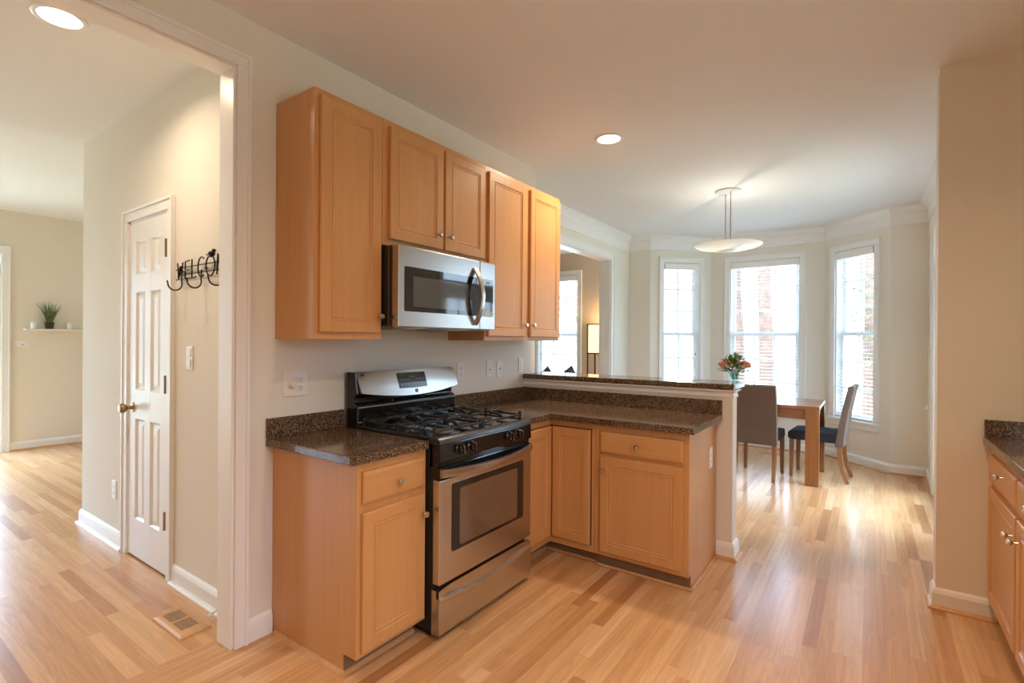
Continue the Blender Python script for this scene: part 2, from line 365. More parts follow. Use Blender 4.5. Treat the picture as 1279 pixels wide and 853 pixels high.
struct(wall(MB(), (-3.6, 5.65), (-.44, 5.65), .12, 0, H, [(1.26, 2.03, ZS, ZT)]).build('wall_sitting', mat('tan_wall_paint', (.60, .49, .36), .8, noise=.02)))

# ------------------------------------------------------------------ windows (casing, sashes, glass) and blinds
def window(idx, P0, P1, u0, u1, cols, blind_label=None, casing=.068, top=.07, group='window blinds of the dining bay', tilt=.03):
    M, L = frame_mat(P0, P1)
    c = M @ Vector(((u0+u1)/2, 0, ZS))
    r = sroot('window_%d' % idx, tuple(c))
    k = MB()
    k.box(u0-casing, u0, -.018, 0, ZS-.003, ZT, M).box(u1, u1+casing, -.018, 0, ZS-.003, ZT, M).box(u0-casing, u1+casing, -.018, 0, ZT, ZT+top, M)
    for a, b in ((u0-casing, u0-casing+.016), (u1+casing-.016, u1+casing)): k.box(a, b, -.027, -.018, ZS, ZT+top-.016, M)
    k.box(u0-casing, u1+casing, -.027, -.018, ZT+top-.016, ZT+top, M)
    k.box(u0, u0+.012, 0, WT-.02, ZS, ZT, M).box(u1-.012, u1, 0, WT-.02, ZS, ZT, M).box(u0, u1, 0, WT-.02, ZT-.012, ZT, M)
    struct(k.build('window_casing', TRIM, r, bevel=.003))
    s = MB().box(u0-casing-.012, u1+casing+.012, -.045, WT-.02, ZS-.028, ZS-.003, M).box(u0-casing, u1+casing, -.018, 0, ZS-.095, ZS-.028, M)
    struct(s.build('window_sill', TRIM, r, bevel=.004))
    mid = 1.485
    def sash(za, zb, n0, n1, nm):
        a, b = u0+.012, u1-.012
        f = MB().box(a, a+.042, n0, n1, za, zb, M).box(b-.042, b, n0, n1, za, zb, M).box(a+.042, b-.042, n0, n1, za, za+.045, M).box(a+.042, b-.042, n0, n1, zb-.042, zb, M)
        for i in range(1, cols):
            x = a+.042 + (b-a-.084)*i/cols; f.box(x-.013, x+.013, n0+.006, n1-.006, za+.045, zb-.042, M)
        for i in range(1, 3):
            z = za+.045 + (zb-za-.087)*i/3; f.box(a+.042, b-.042, n0+.007, n1-.007, z-.012, z+.012, M)
        o = struct(f.build(nm, VINYL, r))
        struct(MB().box(a+.03, b-.03, (n0+n1)/2-.002, (n0+n1)/2+.002, za+.03, zb-.03, M).build('glass', GLASS, o))
    sash(mid-.02, ZT-.012, .098, .128, 'upper_sash'); sash(ZS, mid+.022, .066, .096, 'lower_sash')
    if blind_label:
        t = thing('window_blind', blind_label, 'blind', tuple(M @ Vector(((u0+u1)/2, .03, ZT-.012))), group=group)
        a, b = u0+.016, u1-.016
        MB().box(a-.002, b+.002, -.022, .05, ZT-.092, ZT-.016, M).build('valance', BLIND, t, bevel=.003)
        sl = MB(); z = ZT-.115; n = 0
        while z > ZS+.05:
            hw = .0235; dz = hw*math.sin(tilt); dn = hw*math.cos(tilt)
            vs = [Vector((u, .031+sn*dn, z+sn*dz+h)) for u in (a, b) for sn in (-1, 1) for h in (0, .0022)]
            sl.add([M @ v for v in vs], [(0, 1, 3, 2), (4, 6, 7, 5), (0, 4, 5, 1), (2, 3, 7, 6), (0, 2, 6, 4), (1, 5, 7, 3)])
            z -= .0435
        sl.build('slats', BLIND, t)
        MB().box(a, b, .01, .055, ZS+.006, ZS+.026, M).build('bottom_rail', BLIND, t, bevel=.003)
        for x in (a+.09, b-.09):
            MB().tube([M @ Vector((x, .006, ZT-.09)), M @ Vector((x, .006, ZS+.02))], .0012, 5).build('ladder_cord', BLIND, t)
        pc = MB().tube([M @ Vector((b-.05, -.006, ZT-.09)), M @ Vector((b-.05, -.006, 1.22 if cols == 2 else 1.30))], .0013, 5)
        o = pc.build('pull_cord', BLIND, t)
        MB().lathe([(.002, .03), (.006, .012), (.007, 0), (.003, -.004)], M @ Vector((b-.05, -.006, 1.20 if cols == 2 else 1.28)), n=8).build('cord_tassel', mat('grey_tassel', (.16, .16, .17), .5, noise=.05), o)
    return M
window(1, (-.131, 5.0), (.499, 5.63), .19, .73, 2, 'white blind on the narrow bay window nearest the wide room opening')
window(2, (.499, 5.63), (1.851, 5.63), .251, 1.081, 3, 'white blind on the wide middle bay window behind the dining table')
window(3, (1.851, 5.63), (2.481, 5.0), .161, .701, 2, 'white blind on the narrow bay window beside the right-facing dining chair')
window(4, (-3.6, 5.65), (-.44, 5.65), 1.26, 2.03, 3, 'white blind on the window of the sitting room beside the floor lamp')

# added windows behind the camera, put in to bring more daylight
def added_window(idx, P0, P1, u0, u1, z0, z1):
    M, L = frame_mat(P0, P1); r = sroot('window_%d' % idx, tuple(M @ Vector((u0, 0, z0))))
    k = MB()
    for a, b, c, d in ((u0-.06, u0, z0-.06, z1+.06), (u1, u1+.06, z0-.06, z1+.06), (u0, u1, z1, z1+.06), (u0, u1, z0-.06, z0)): k.box(a, b, -.018, .0, c, d, M)
    n = 3
    for i in range(n+1):
        x = u0 + (u1-u0)*i/n; k.box(max(u0, x-.025), min(u1, x+.025), .05, .08, z0, z1, M)
    struct(k.build('window_frame', TRIM, r))
    struct(MB().box(u0, u1, .062, .066, z0, z1, M).build('glass', GLASS, r))
added_window(5, (3.40, 1.75), (3.40, -4.2), 2.2, 3.0, 1.1, 2.1)  # unseen kitchen window, added to light the cabinet fronts

added_window(6, (3.52, -4.2), (-6.3, -4.2), 7.9, 9.5, .25, 2.45)  # unseen family-room window, added to brighten its far wall and ceiling

# ------------------------------------------------------------------ crown, casings, baseboards
DIN = [(-.44, 1.9), (-.44, 5.0), (-.131, 5.0), (.499, 5.63), (1.851, 5.63), (2.481, 5.0), (2.79, 5.0), (2.79, 1.875)]
CROWN = [(0, H-.20), (.012, H-.20), (.014, H-.188), (.010, H-.182), (.010, H-.085), (.016, H-.080), (.020, H-.066), (.034, H-.050), (.056, H-.030), (.066, H-.022), (.066, H-.010), (.078, H-.008), (.078, H), (0, H)]
struct(sweep(DIN, CROWN).build('trim_2', TRIM))
def base(name, path, side=1, shoe=True, shoemat=None):
    o = struct(sweep(path, BASEP, side).build(name, TRIM))
    if shoe: struct(sweep(path, SHOEP, side).build('shoe_moulding', shoemat or SHOEX, o))
    return o
base('baseboard_bay', [(-.44, 4.49), (-.44, 5.0), (-.131, 5.0), (.499, 5.63), (1.851, 5.63), (2.481, 5.0), (2.79, 5.0), (2.79, 4.335)])
base('baseboard_near', [(2.59, 1.86), (2.59, 1.75), (2.825, 1.75)][::-1], -1)
base('baseboard_left', [(0, -.508), (0, -.392)], 1, False)
base('baseboard_hall', [(-.145, -.45), (-.905, -.45)], -1, True, TRIM)
base('baseboard_hall_end', [(-1.648, -.45), (-2.49, -.45), (-2.49, .9)], -1, True, TRIM)
base('baseboard_far', [(-6.18, -.19), (-6.18, 1.78)], 1)
base('baseboard_sitting', [(-3.6, 5.65), (-.577, 5.65)], 1)
base('baseboard_bar', [(1.502, 1.735), (1.596, 1.735), (1.596, 1.85), (.01, 1.85)], 1)
# cased opening from the kitchen to the hall
k = B(0, .018, -.567, -.508, 0, 2.585).box(0, .018, -2.46, -2.40, 0, 2.585).box(0, .018, -2.46, -.508, 2.585, 2.645)
k.box(.018, .026, -.524, -.508, 0, 2.629).box(.018, .026, -2.46, -.508, 2.629, 2.645)
k.box(-.120, .004, -.580, -.567, 0, 2.573).box(-.120, .004, -2.400, -2.388, 0, 2.573).box(-.120, .004, -2.400, -.567, 2.573, 2.5849)
k.box(-.133, -.115, -.567, -.508, 0, 2.585).box(-.133, -.115, -2.46, -.508, 2.585, 2.645)
struct(k.build('trim_3', TRIM, bevel=.003))
# cased opening from the dining bay to the sitting room
k = MB()
for x0, x1 in ((-.44, -.422), (-.595, -.577)):
    k.box(x0, x1, 4.385, 4.475, 0, 2.435).box(x0, x1, 2.165, 2.255, 0, 2.435).box(x0, x1, 2.165, 4.475, 2.435, 2.525)
k.box(-.422, -.412, 4.459, 4.475, 0, 2.509).box(-.422, -.412, 2.165, 4.475, 2.509, 2.525)
k.box(-.577, -.44, 4.376, 4.39, 0, 2.424).box(-.577, -.44, 2.248, 2.262, 0, 2.424).box(-.577, -.44, 2.25, 4.388, 2.424, 2.437)
struct(k.build('trim_4', TRIM, bevel=.003))

# ------------------------------------------------------------------ doors
def cased(name, P0, P1, u0, u1, z1, t, cw=.07, back=True):
    M, L = frame_mat(P0, P1); s = MB()
    for n0, n1 in (((-.018, 0), (t, t+.018)) if back else ((-.018, 0),)):
        s.box(u0-cw, u0+.004, n0, n1, 0, z1-.004, M).box(u1-.004, u1+cw, n0, n1, 0, z1-.004, M).box(u0-cw, u1+cw, n0, n1, z1-.004, z1+cw, M)
    s.box(u0-cw, u0-cw+.016, -.026, -.018, 0, z1+cw-.016, M).box(u1+cw-.016, u1+cw, -.026, -.018, 0, z1+cw-.016, M).box(u0-cw, u1+cw, -.026, -.018, z1+cw-.016, z1+cw, M)
    s.box(u0-.001, u0+.018, -.004, t+.004, 0, z1, M).box(u1-.018, u1+.001, -.004, t+.004, 0, z1, M).box(u0, u1, -.004, t+.004, z1-.018, z1+.001, M)
    return struct(s.build(name, TRIM, bevel=.002))
cased('trim_5', (-2.49, -.45), (-.115, -.45), .91, 1.518, 2.12, .12, .067)
# hall closet door: six panels, hinges on its right side, knob on its left
X0, X1, Z0, Z1 = -1.561, -.991, .012, 2.100
r = sroot('door_1', (X0, -.43, 0))
s = MB(); yf, yb = -.456, -.42
xs = [X0, X0+.10, (X0+X1)/2-.042, (X0+X1)/2+.042, X1-.10, X1]
zs = [Z0, Z0+.235, .875, 1.055, 1.665, 1.775, Z1-.115, Z1]
for a, b in ((xs[0], xs[1]), (xs[2], xs[3]), (xs[4], xs[5])): s.box(a, b, yf, yb, Z0, Z1)
for a, b in ((zs[0], zs[1]), (zs[2], zs[3]), (zs[4], zs[5]), (zs[6], zs[7])): s.box(xs[0]+.001, xs[5]-.001, yf+.0002, yb, a, b)
for a, b in ((xs[1], xs[2]), (xs[3], xs[4])):
    for c, d in ((zs[1], zs[2]), (zs[3], zs[4]), (zs[5], zs[6])):
        s.frame((a, yb, c), (1, 0, 0), (0, -1, 0), b-a, d-c, [(0, .002), (0, .036), (.012, .024), (.018, .024), (.045, .032)])
struct(s.build('door_leaf', DOORW, r))
kb = struct(MB().lathe([(.031, 0), (.031, .005), (.012, .008), (.011, .03), (.020, .036), (.029, .050), (.029, .062), (.02, .072), (0, .074)], (X0+.062, yf, .94), (0, -1, 0), 20).build('door_knob', BRASS, r, smooth=True))
for z in (.33, 1.112, 1.895):
    struct(B(X1-.020, X1+.004, yf-.004, yf+.01, z-.046, z+.046).lathe([(.0075, -.052), (.0075, .052)], (X1-.002, yf-.010, z), (0, 0, 1), 8).build('door_hinge', BRASS, r))
# french door and transom on the right side of the dining bay
cased('trim_6', (2.79, 5.0), (2.79, 1.87), .75, 2.15, 2.36, .12, .075)
r = sroot('door_2', (2.83, 3.55, 0))
s = B(2.82, 2.865, 2.87, 4.23, 2.03, 2.10)
for y in (2.87, 3.535, 4.2): s.box(2.826, 2.859, y, y+.03, 2.10, 2.345)
s.box(2.825, 2.86, 2.871, 4.229, 2.1, 2.12).box(2.825, 2.86, 2.871, 4.229, 2.315, 2.344)
s.box(2.785, 2.80, 2.86, 4.24, 2.0, 2.035).box(2.79, 2.815, 2.86, 4.24, 2.10, 2.125)
struct(s.build('transom', TRIM, r, bevel=.003)); struct(B(2.84, 2.844, 2.88, 4.23, 2.10, 2.34).build('transom_glass', GLASS, r))
for y0, y1, hs in ((2.872, 3.545, 1), (3.555, 4.228, 0)):
    s = B(2.825, 2.862, y0, y0+.10, .01, 2.02).box(2.825, 2.862, y1-.10, y1, .01, 2.02).box(2.825, 2.862, y0+.10, y1-.10, .01, .23).box(2.825, 2.862, y0+.10, y1-.10, 1.90, 2.02)
    s.box(2.832, 2.855, (y0+y1)/2-.01, (y0+y1)/2+.01, .23, 1.90)
    for i in range(1, 5): s.box(2.833, 2.854, y0+.10, y1-.10, .23+i*.334-.01, .23+i*.334+.01)
    lf = struct(s.build('door_leaf', DOORW, r, bevel=.002)); struct(B(2.842, 2.846, y0+.09, y1-.09, .22, 1.91).build('glass', GLASS, lf))
struct(MB().lathe([(.028, 0), (.028, .006), (.010, .010), (.010, .045), (.012, .05), (0, .052)], (2.825, 3.60, .95), (-1, 0, 0), 16).tube([(2.782, 3.60, .95), (2.778, 3.66, .95), (2.780, 3.70, .948)], .009, 8).build('door_lever', CHROME, r, smooth=True))
# glass patio door of the family room at the end of the hall
cased('trim_7', (-6.18, -4.2), (-6.18, 1.9), 1.9, 3.945, 2.40, .12, .07)
r = sroot('door_3', (-6.22, -1.28, 0))
s = MB()
for y0, y1, x in ((-2.295, -1.24, -6.25), (-1.32, -.262, -6.215)):
    for a, b, c, d in ((y0, y0+.07, .02, 2.2), (y1-.07, y1, .02, 2.2), (y0+.07, y1-.07, .02, .12), (y0+.07, y1-.07, 2.12, 2.2)): s.box(x-.02, x+.02, a, b, c, d)
s.box(-6.26, -6.19, -2.295, -.26, 2.19, 2.24).box(-6.26, -6.19, -2.295, -.26, 2.36, 2.40)
struct(s.build('door_frame', TRIM, r)); struct(B(-6.252, -6.248, -2.25, -1.28, .1, 2.14).box(-6.217, -6.213, -1.28, -.30, .1, 2.14).box(-6.232, -6.228, -2.25, -.30, 2.22, 2.38).build('glass', GLASS, r))

# ------------------------------------------------------------------ cabinets
def knob(c, ax, par, mt=CHROME, r=.0155):
    ax = Vector(ax)
    return MB().lathe([(.008, -.002), (.0062, .004), (.0055, .014), (.010, .019), (r, .024), (r, .028), (r*.75, .033), (0, .0345)], c, ax, 18).build('knob', mt, par, smooth=True)
DP = [(0, 0), (0, .016), (.004, .0195), (.052, .0195), (.056, .0145), (.060, .0145), (.063, .017), (.066, .017), (.070, .0135)]
def cab_door(par, O, U, Wd, w, h, mt=MAPLE, name='door'):
    return MB().frame(O, U, Wd, w, h, DP).build(name, mt, par)
def cab_drawer(par, O, U, Wd, w, h, mt):
    return MB().frame(O, U, Wd, w, h, [(0, 0), (0, .013), (.004, .017), (.014, .0195)]).build('drawer', mt, par)
XW, YW = Vector((1, 0, 0)), Vector((0, 1, 0))
# uppers
UT = 2.487
def upper(label, y0, y1, z0, doors, knobs, endpanel=False):
    t = thing('wall_cabinet', label, 'cabinet', (0, (y0+y1)/2, z0))
    s = B(.002, .3035, y0, y1, z0, UT); s.build('carcass', MAPLE, t)
    f = MB()
    ds = sorted(doors)
    st = [(y0, ds[0][0]+.02)] + [(a[1]-.02, b[0]+.02) for a, b in zip(ds, ds[1:])] + [(ds[-1][1]-.02, y1)]
    for a, b in st: f.box(.303, .3048, a, b, z0, UT)
    f.box(.303, .3043, y0, y1, z0, z0+.045).box(.303, .3043, y0, y1, UT-.045, UT)
    f.build('face_frame', MAPLE, t)
    for (a, b, c, d), (ky, kz) in zip(doors, knobs):
        dr = cab_door(t, (.3055, a, c), YW, XW, b-a, d-c); knob((.325, ky, kz), (1, 0, 0), dr)
    return t
upper('tall single-door maple wall cabinet left of the microwave', -.381, -.002, 1.3784, [(-.358, -.02, 1.410, 2.458)], [(-.036, 1.492)])
upper('short two-door maple wall cabinet directly above the microwave', .0, .823, 1.855, [(.037, .428, 1.888, 2.456), (.443, .810, 1.888, 2.456)], [(.378, 1.966), (.472, 1.966)])
upper('tall two-door maple wall cabinet right of the microwave', .825, 1.767, 1.3784, [(.850, 1.278, 1.404, 2.454), (1.334, 1.752, 1.404, 2.454)], [(1.252, 1.487), (1.352, 1.489)])
# base cabinet left of the range
t = thing('base_cabinet', 'maple base cabinet with one drawer and one door left of the range', 'cabinet', (.3, -.2, 0))
MB().prism([(.002, 0), (.54, 0), (.54, .0842), (.621, .0842), (.621, .876), (.002, .876)], 'y', -.388, -.002).build('carcass', MAPLE, t, bevel=.002)
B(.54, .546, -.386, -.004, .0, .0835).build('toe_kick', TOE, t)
d = cab_drawer(t, (.6215, -.368, .710), YW, XW, .345, .132, MAPLEH); knob((.641, -.186, .768), (1, 0, 0), d)
d = cab_door(t, (.6215, -.370, .108), YW, XW, .350, .567); knob((.641, -.040, .588), (1, 0, 0), d)
s = MB().prism([(-.407, 0), (-.388, 0), (-.388, .018), (-.394, .0165), (-.403, .010)], 'x', .035, .559)
s.prism([(.546, 0), (.559, 0), (.557, .010), (.552, .016), (.546, .018)], 'y', -.407, -.004).build('shoe_strip', SHOE, t)
# corner cabinet with two leaves
t = thing('corner_cabinet', 'maple corner base cabinet with two hinged leaves right of the range', 'cabinet', (.5, 1.4, 0))
MB().prism([(.002, .80), (.621, .80), (.621, 1.129), (.932, 1.129), (.932, 1.725), (.002, 1.725)], 'z', .0842, .876).prism([(.002, .80), (.54, .80), (.54, 1.2), (.93, 1.2), (.93, 1.725), (.002, 1.725)], 'z', 0, .0845).build('carcass', MAPLE, t, bevel=.002)
B(.621, .6232, .803, 1.1285, .126, .838).box(.6215, .914, 1.1268, 1.1289, .126, .838).build('gap_shade_sheet', GAPSHADE, t)  # thin dark sheet behind the leaves paints shade into their gaps
cab_door(t, (.6232, .806, .131), YW, XW, .300, .702)
cab_door(t, (.643, 1.1268, .131), XW, -YW, .2645, .702)
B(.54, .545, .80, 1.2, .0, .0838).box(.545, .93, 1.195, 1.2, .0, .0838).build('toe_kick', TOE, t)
B(.545, .558, .80, 1.195, 0, .018).box(.558, .93, 1.182, 1.195, 0, .018).build('shoe_strip', SHOEX, t, bevel=.005)
# peninsula cabinet
t = thing('base_cabinet', 'maple base cabinet at the end of the peninsula with a wide drawer above a door', 'cabinet', (1.2, 1.4, 0))
MB().prism([(1.129, .0842), (1.1745, .0842), (1.1745, 0), (1.725, 0), (1.725, .876), (1.129, .876)], 'x', .934, 1.4997).build('carcass', MAPLE, t, bevel=.002)
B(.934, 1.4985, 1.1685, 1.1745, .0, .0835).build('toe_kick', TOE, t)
d = cab_drawer(t, (.974, 1.1285, .709), XW, -YW, .496, .124, MAPLEX); knob((1.213, 1.109, .770), (0, -1, 0), d)
d = cab_door(t, (.975, 1.1285, .113), XW, -YW, .494, .573); knob((.996, 1.109, .603), (0, -1, 0), d)
s = B(.934, 1.515, 1.1555, 1.1685, 0, .018).box(1.4997, 1.515, 1.1685, 1.718, 0, .018); s.build('shoe_strip', SHOE, t, bevel=.005)
# right-hand cabinet (only its far part stands in the photograph)
t = thing('base_cabinet', 'maple base cabinet with two drawers above two doors at the right wall', 'cabinet', (3.1, 1.15, 0))
MB().prism([(2.805, .0842), (2.875, .0842), (2.875, 0), (3.398, 0), (3.398, .876), (2.805, .876)], 'y', .55, 1.748).build('carcass', MAPLE, t, bevel=.002)
for a, b, ky in ((1.165, 1.726, 1.385), (.575, 1.135, .85)):
    d = cab_drawer(t, (2.8045, b, .703), -YW, -XW, b-a, .127, MAPLEH); knob((2.785, ky, .785), (-1, 0, 0), d)
for a, b, ky in ((1.165, 1.726, 1.198), (.575, 1.135, 1.102)):
    d = cab_door(t, (2.8045, b, .115), -YW, -XW, b-a, .558); knob((2.785, ky, .587), (-1, 0, 0), d)
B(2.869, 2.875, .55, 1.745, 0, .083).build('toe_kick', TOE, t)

# ------------------------------------------------------------------ countertops
t = thing('countertop', 'short brown speckled countertop left of the range', 'countertop', (.3, -.2, .876))
MB().prism([(.002, -.424), (.625, -.424), (.645, -.404), (.645, -.0045), (.002, -.0045)], 'z', .8765, .914).build('slab', GRAN, t, bevel=.004)
B(.002, .020, -.424, -.0045, .9142, 1.006).build('backsplash', GRAN, t, bevel=.002)
t = thing('countertop', 'brown speckled L-shaped countertop running along the peninsula', 'countertop', (.8, 1.4, .876))
MB().prism([(.002, .80), (.645, .80), (.645, 1.0865), (1.534, 1.0865), (1.534, 1.7335), (.002, 1.7335)], 'z', .8765, .914).build('slab', GRAN, t, bevel=.003)
B(.002, .020, .775, 1.7335, .9142, 1.006).box(.020, 1.534, 1.7145, 1.7335, .9142, 1.006).build('backsplash', GRAN, t, bevel=.002)
t = thing('countertop', 'brown speckled countertop at the right wall of the kitchen', 'countertop', (3.1, 1.15, .876))
B(2.768, 3.398, .55, 1.748, .8765, .914).build('slab', GRAN, t, bevel=.004)
B(2.772, 3.398, 1.729, 1.748, .9142, 1.000).box(3.379, 3.398, .55, 1.729, .9142, 1.000).build('backsplash', GRAN, t, bevel=.002)

# ------------------------------------------------------------------ half wall and raised bar
struct(B(.0, 1.596, 1.735, 1.85, 0, 1.0725).build('wall_bar', WALL))
BARP = [(0, 1.022), (.006, 1.022), (.008, 1.034), (.004, 1.040), (.004, 1.052), (.010, 1.058), (.022, 1.066), (.022, 1.0725), (0, 1.0725)]
struct(sweep([(.002, 1.735), (1.596, 1.735), (1.596, 1.85), (.002, 1.85)], BARP).build('trim_8', TRIM))
t = tag(B(.002, 1.606, 1.7148, 2.048, 1.0732, 1.111).build('bar_top', GRAN, bevel=.005, seg=3), 'long brown speckled raised bar top capping the half wall behind the peninsula', 'bar top')

# ------------------------------------------------------------------ range
t = thing('kitchen_range', 'stainless and black freestanding gas range between the maple base cabinets', 'range', (.35, .383, 0))
Y0, Y1 = .004, .764
B(.035, .66, Y0, Y1, .03, .895).build('body', BLACKM, t, bevel=.003)
for x in (.10, .62):
    for y in (.04, .72): MB().lathe([(.018, 0), (.018, .012), (.010, .014), (.010, .034)], (x, y, 0.0005), n=12).build('foot', BLACKM, t)
# storage drawer with the curved finger recess
def drw(u, v):
    y = Y0-.003 + u*(Y1-Y0+.004); z = .0265 + v*.2025
    arc = .196 - .034*math.sin(PI*u)
    dx = 0.
    if z > arc and 0.0 <= u <= 1.0:
        e = min(1., (z-arc)/.010); dx = -.016*e*min(1, math.sin(PI*u)*2.2 + .12)
    elif z > arc-.016: dx = .003
    return Vector((.7067+dx, y, z))
s = MB().grid(drw, 40, 44)
s.box(.66, .690, Y0-.003, Y1+.001, .0265, .229).box(.689, .7064, Y0-.003, Y0-.001, .0265, .195).box(.689, .7064, Y1-.001, Y1+.001, .0265, .195).box(.689, .7064, Y0-.003, Y1+.001, .0265, .029)
s.build('storage_drawer', STEEL, t, smooth=True)
# oven door
d = B(.662, .7067, Y0-.002, Y1, .2545, .735).build('oven_door', STEEL, t, bevel=.006)
B(.66, .703, Y0, Y1-.002, .7355, .792).build('door_cap', BLACKG, d, bevel=.004)
def rrect(y0, y1, z0, z1, r, n=5):
    P = []
    for cy_, cz_, a0 in ((y1-r, z1-r, 0), (y0+r, z1-r, PI/2), (y0+r, z0+r, PI), (y1-r, z0+r, 1.5*PI)):
        for i in range(n+1): a = a0 + PI/2*i/n; P.append((cy_+r*math.cos(a), cz_+r*math.sin(a)))
    return P
MB().prism(rrect(.085, .682, .386, .706, .012), 'x', .7066, .7086).build('window_border', DGLASS, d)
MB().prism(rrect(.139, .622, .402, .674, .014), 'x', .7085, .7092).build('oven_window', OVENIN, d)
hp = []
for i in range(21):
    u = i/20; hp.append((.712 + .046*math.sin(PI*u)**.8, Y0+.006 + u*(Y1-Y0-.012), .767 - .010*math.sin(PI*u)))
def hrings():
    rg = []
    for (x, y, z) in hp: rg.append([Vector((x+dx, y, z+dz)) for dx, dz in ((-.006, -.020), (.006, -.018), (.010, 0), (.006, .018), (-.006, .020))])
    return rg
s = MB().rings(hrings()); s.box(.70, .716, Y0+.004, Y0+.03, .748, .786).box(.70, .716, Y1-.03, Y1-.004, .748, .786)
s.build('oven_handle', STEELZ, d, smooth=True)
# vent strip, control panel with knobs, cooktop
s = B(.64, .690, Y0, Y1, .7925, .8155)
for z in (.797, .805): s.box(.689, .695, Y0+.01, Y1-.01, z, z+.004)
s.build('vent_strip', BLACKG, t)
MB().prism([(.64, .816), (.7075, .816), (.7035, .897), (.64, .897)], 'y', Y0, Y1).build('control_panel', BLACKG, t, bevel=.003)
ax = Vector((1, 0, .05)).normalized()
for y in (.136, .222, .544, .630):
    k = MB().lathe([(.027, 0), (.027, .004), (.023, .007), (.022, .024), (.019, .028), (0, .029)], (.7055, y, .860), ax, 24, sx=.92)
    k.box(.711, .738, y-.0045, y+.0045, .842, .878); kb = k.build('burner_knob', BLACKG, t, smooth=True)
    MB().lathe([(.0285, 0), (.0285, .0025), (.026, .0035), (.026, 0)], (.7055, y, .860), ax, 24, sx=.92).build('knob_ring', IRON, kb, smooth=True)
    B(.7365, .7388, y+.0032, y+.0052, .842, .8785).box(.7365, .7388, y-.0052, y+.0052, .8765, .8785).build('pointer', NICKEL, kb)
B(.105, .69, Y0-.001, Y1-.003, .893, .922).build('cooktop', BLACKG, t, bevel=.004)
s = MB()
lip = [(.63, .917), (.668, .9265), (.690, .927), (.703, .918), (.708, .900), (.704, .8975), (.63, .8975)]
s.prism(lip, 'y', Y0-.002, Y1-.001)
s.box(.11, .66, Y0-.001, Y0+.014, .920, .9275).box(.11, .66, Y1-.018, Y1-.003, .920, .9275)
s.build('front_rim', mat('dark_grey_enamel', (.045, .043, .041), .22, .3, noise=.1), t, bevel=.002)
for bx, by in ((.26, .20), (.53, .20), (.26, .565), (.53, .565)):
    b = MB().lathe([(.060, 0), (.060, .003), (.045, .006), (.045, .012), (.034, .014)], (bx, by, .921), n=24).build('burner', mat('burner_alloy', (.42, .37, .31), .4, 1., noise=.1), t, smooth=True)
    MB().lathe([(.036, .013), (.037, .018), (.032, .022), (0, .023)], (bx, by, .921), n=24).build('burner_cap', IRON, b, smooth=True)
for g0, g1 in ((.030, .372), (.392, .735)):
    s = MB(); zt = .966
    gy = (g0+g1)/2
    for y in (g0, g1): s.box(.135, .650, y-.006, y+.006, zt-.022, zt-.010)
    for x in (.135, .395, .650): s.box(x-.0057, x+.0057, g0-.0055, g1+.0055, zt-.0217, zt-.0105)
    for bx in (.26, .53):
        for a in range(4):
            an = a*PI/2; dx, dy = math.cos(an), math.sin(an)
            r1 = .125 if abs(dx) > .5 else (g1-g0)/2
            P = [(bx+dx*q*r1, gy+dy*q*r1, zt+h) for q, h in ((.24, -.008), (.25, .004), (.40, .006), (.72, .004), (1., -.014))]
            s.tube([Vector(p) for p in P], [.0062, .0082, .0085, .0085, .0075], 4)
    for x in (.14, .645):
        for y in (g0, g1): s.box(x-.007, x+.007, y-.007, y+.007, .922, zt+.004)
    for y in (g0, g1): s.box(.388, .402, y-.007, y+.007, .922, zt+.004)
    s.build('grate', IRON, t, bevel=.002)
# back guard
bg = MB().prism([(.03, .90), (.118, .90), (.122, 1.03), (.095, 1.045), (.095, 1.07), (.118, 1.09), (.098, 1.204), (.03, 1.204)], 'y', Y0-.002, Y1-.004).build('back_guard', BLACKG, t, bevel=.004)
B(.1215, .127, Y0+.006, Y1-.012, .948, 1.018).build('splash_panel', BLACKG, bg, bevel=.003)
s = MB()
for a, b, c, d2 in ((.0, .76, 1.0185, 1.0225), (.0, .76, .9405, .9475)): s.box(.120, .1285, a+.004, b-.004, c, d2)
s.build('bright_edge', mat('grey_enamel_edge', (.36, .35, .34), .3, .5, noise=.05), bg)
def pan(u, v):
    e = 1 - (2*u-1)**2
    zb = 1.096 - .034*e; zt_ = 1.200 + .008*e
    z = zb + (zt_-zb)*v; y = .006 + (.772 - .015*v)*u + .010*(1-v)*(1-2*u)
    return Vector((.150 - .040*v - .010*(2*u-1)**2 + .004*math.sin(PI*v), y, z))
s = MB().grid(pan, 24, 6)
rim = [pan(i/24, 0) for i in range(25)] + [pan(1, j/6) for j in range(1, 7)] + [pan(1-i/24, 1) for i in range(1, 25)] + [pan(0, 1-j/6) for j in range(1, 6)]
n = len(rim); s.rings([rim, [Vector((.097, p.y, p.z)) for p in rim]], cap0=False)
pn = s.build('control_fascia', STEELZ, bg, smooth=True)
def onpan(u, v, off): 
    p = pan(u, v); return Vector((p.x+off, p.y, p.z))
def patch(u0, u1, v0, v1, off, name, mt, par, nu=8, nv=3):
    f = MB().grid(lambda a, b: onpan(u0+(u1-u0)*a, v0+(v1-v0)*b, off), nu, nv)
    f.grid(lambda a, b: onpan(u0+(u1-u0)*a, v0+(v1-v0)*b, off-.004), nu, nv)
    return f.build(name, mt, par)
dp = patch(.345, .635, .28, .88, .0015, 'display', DISPLAY, pn)
KEYP = mat('dim_printed_keys', (.20, .21, .20), .5, noise=.05)
for row, vv in enumerate((.42, .62)):
    for c in range(8):
        if 3 <= c <= 4 and row == 1: continue
        p = onpan(.375+c*.033, vv, .0022); B(p.x-.001, p.x+.0004, p.y-.006, p.y+.006, p.z-.0025, p.z+.0025).build('key_mark', KEYP, dp)
s = MB()
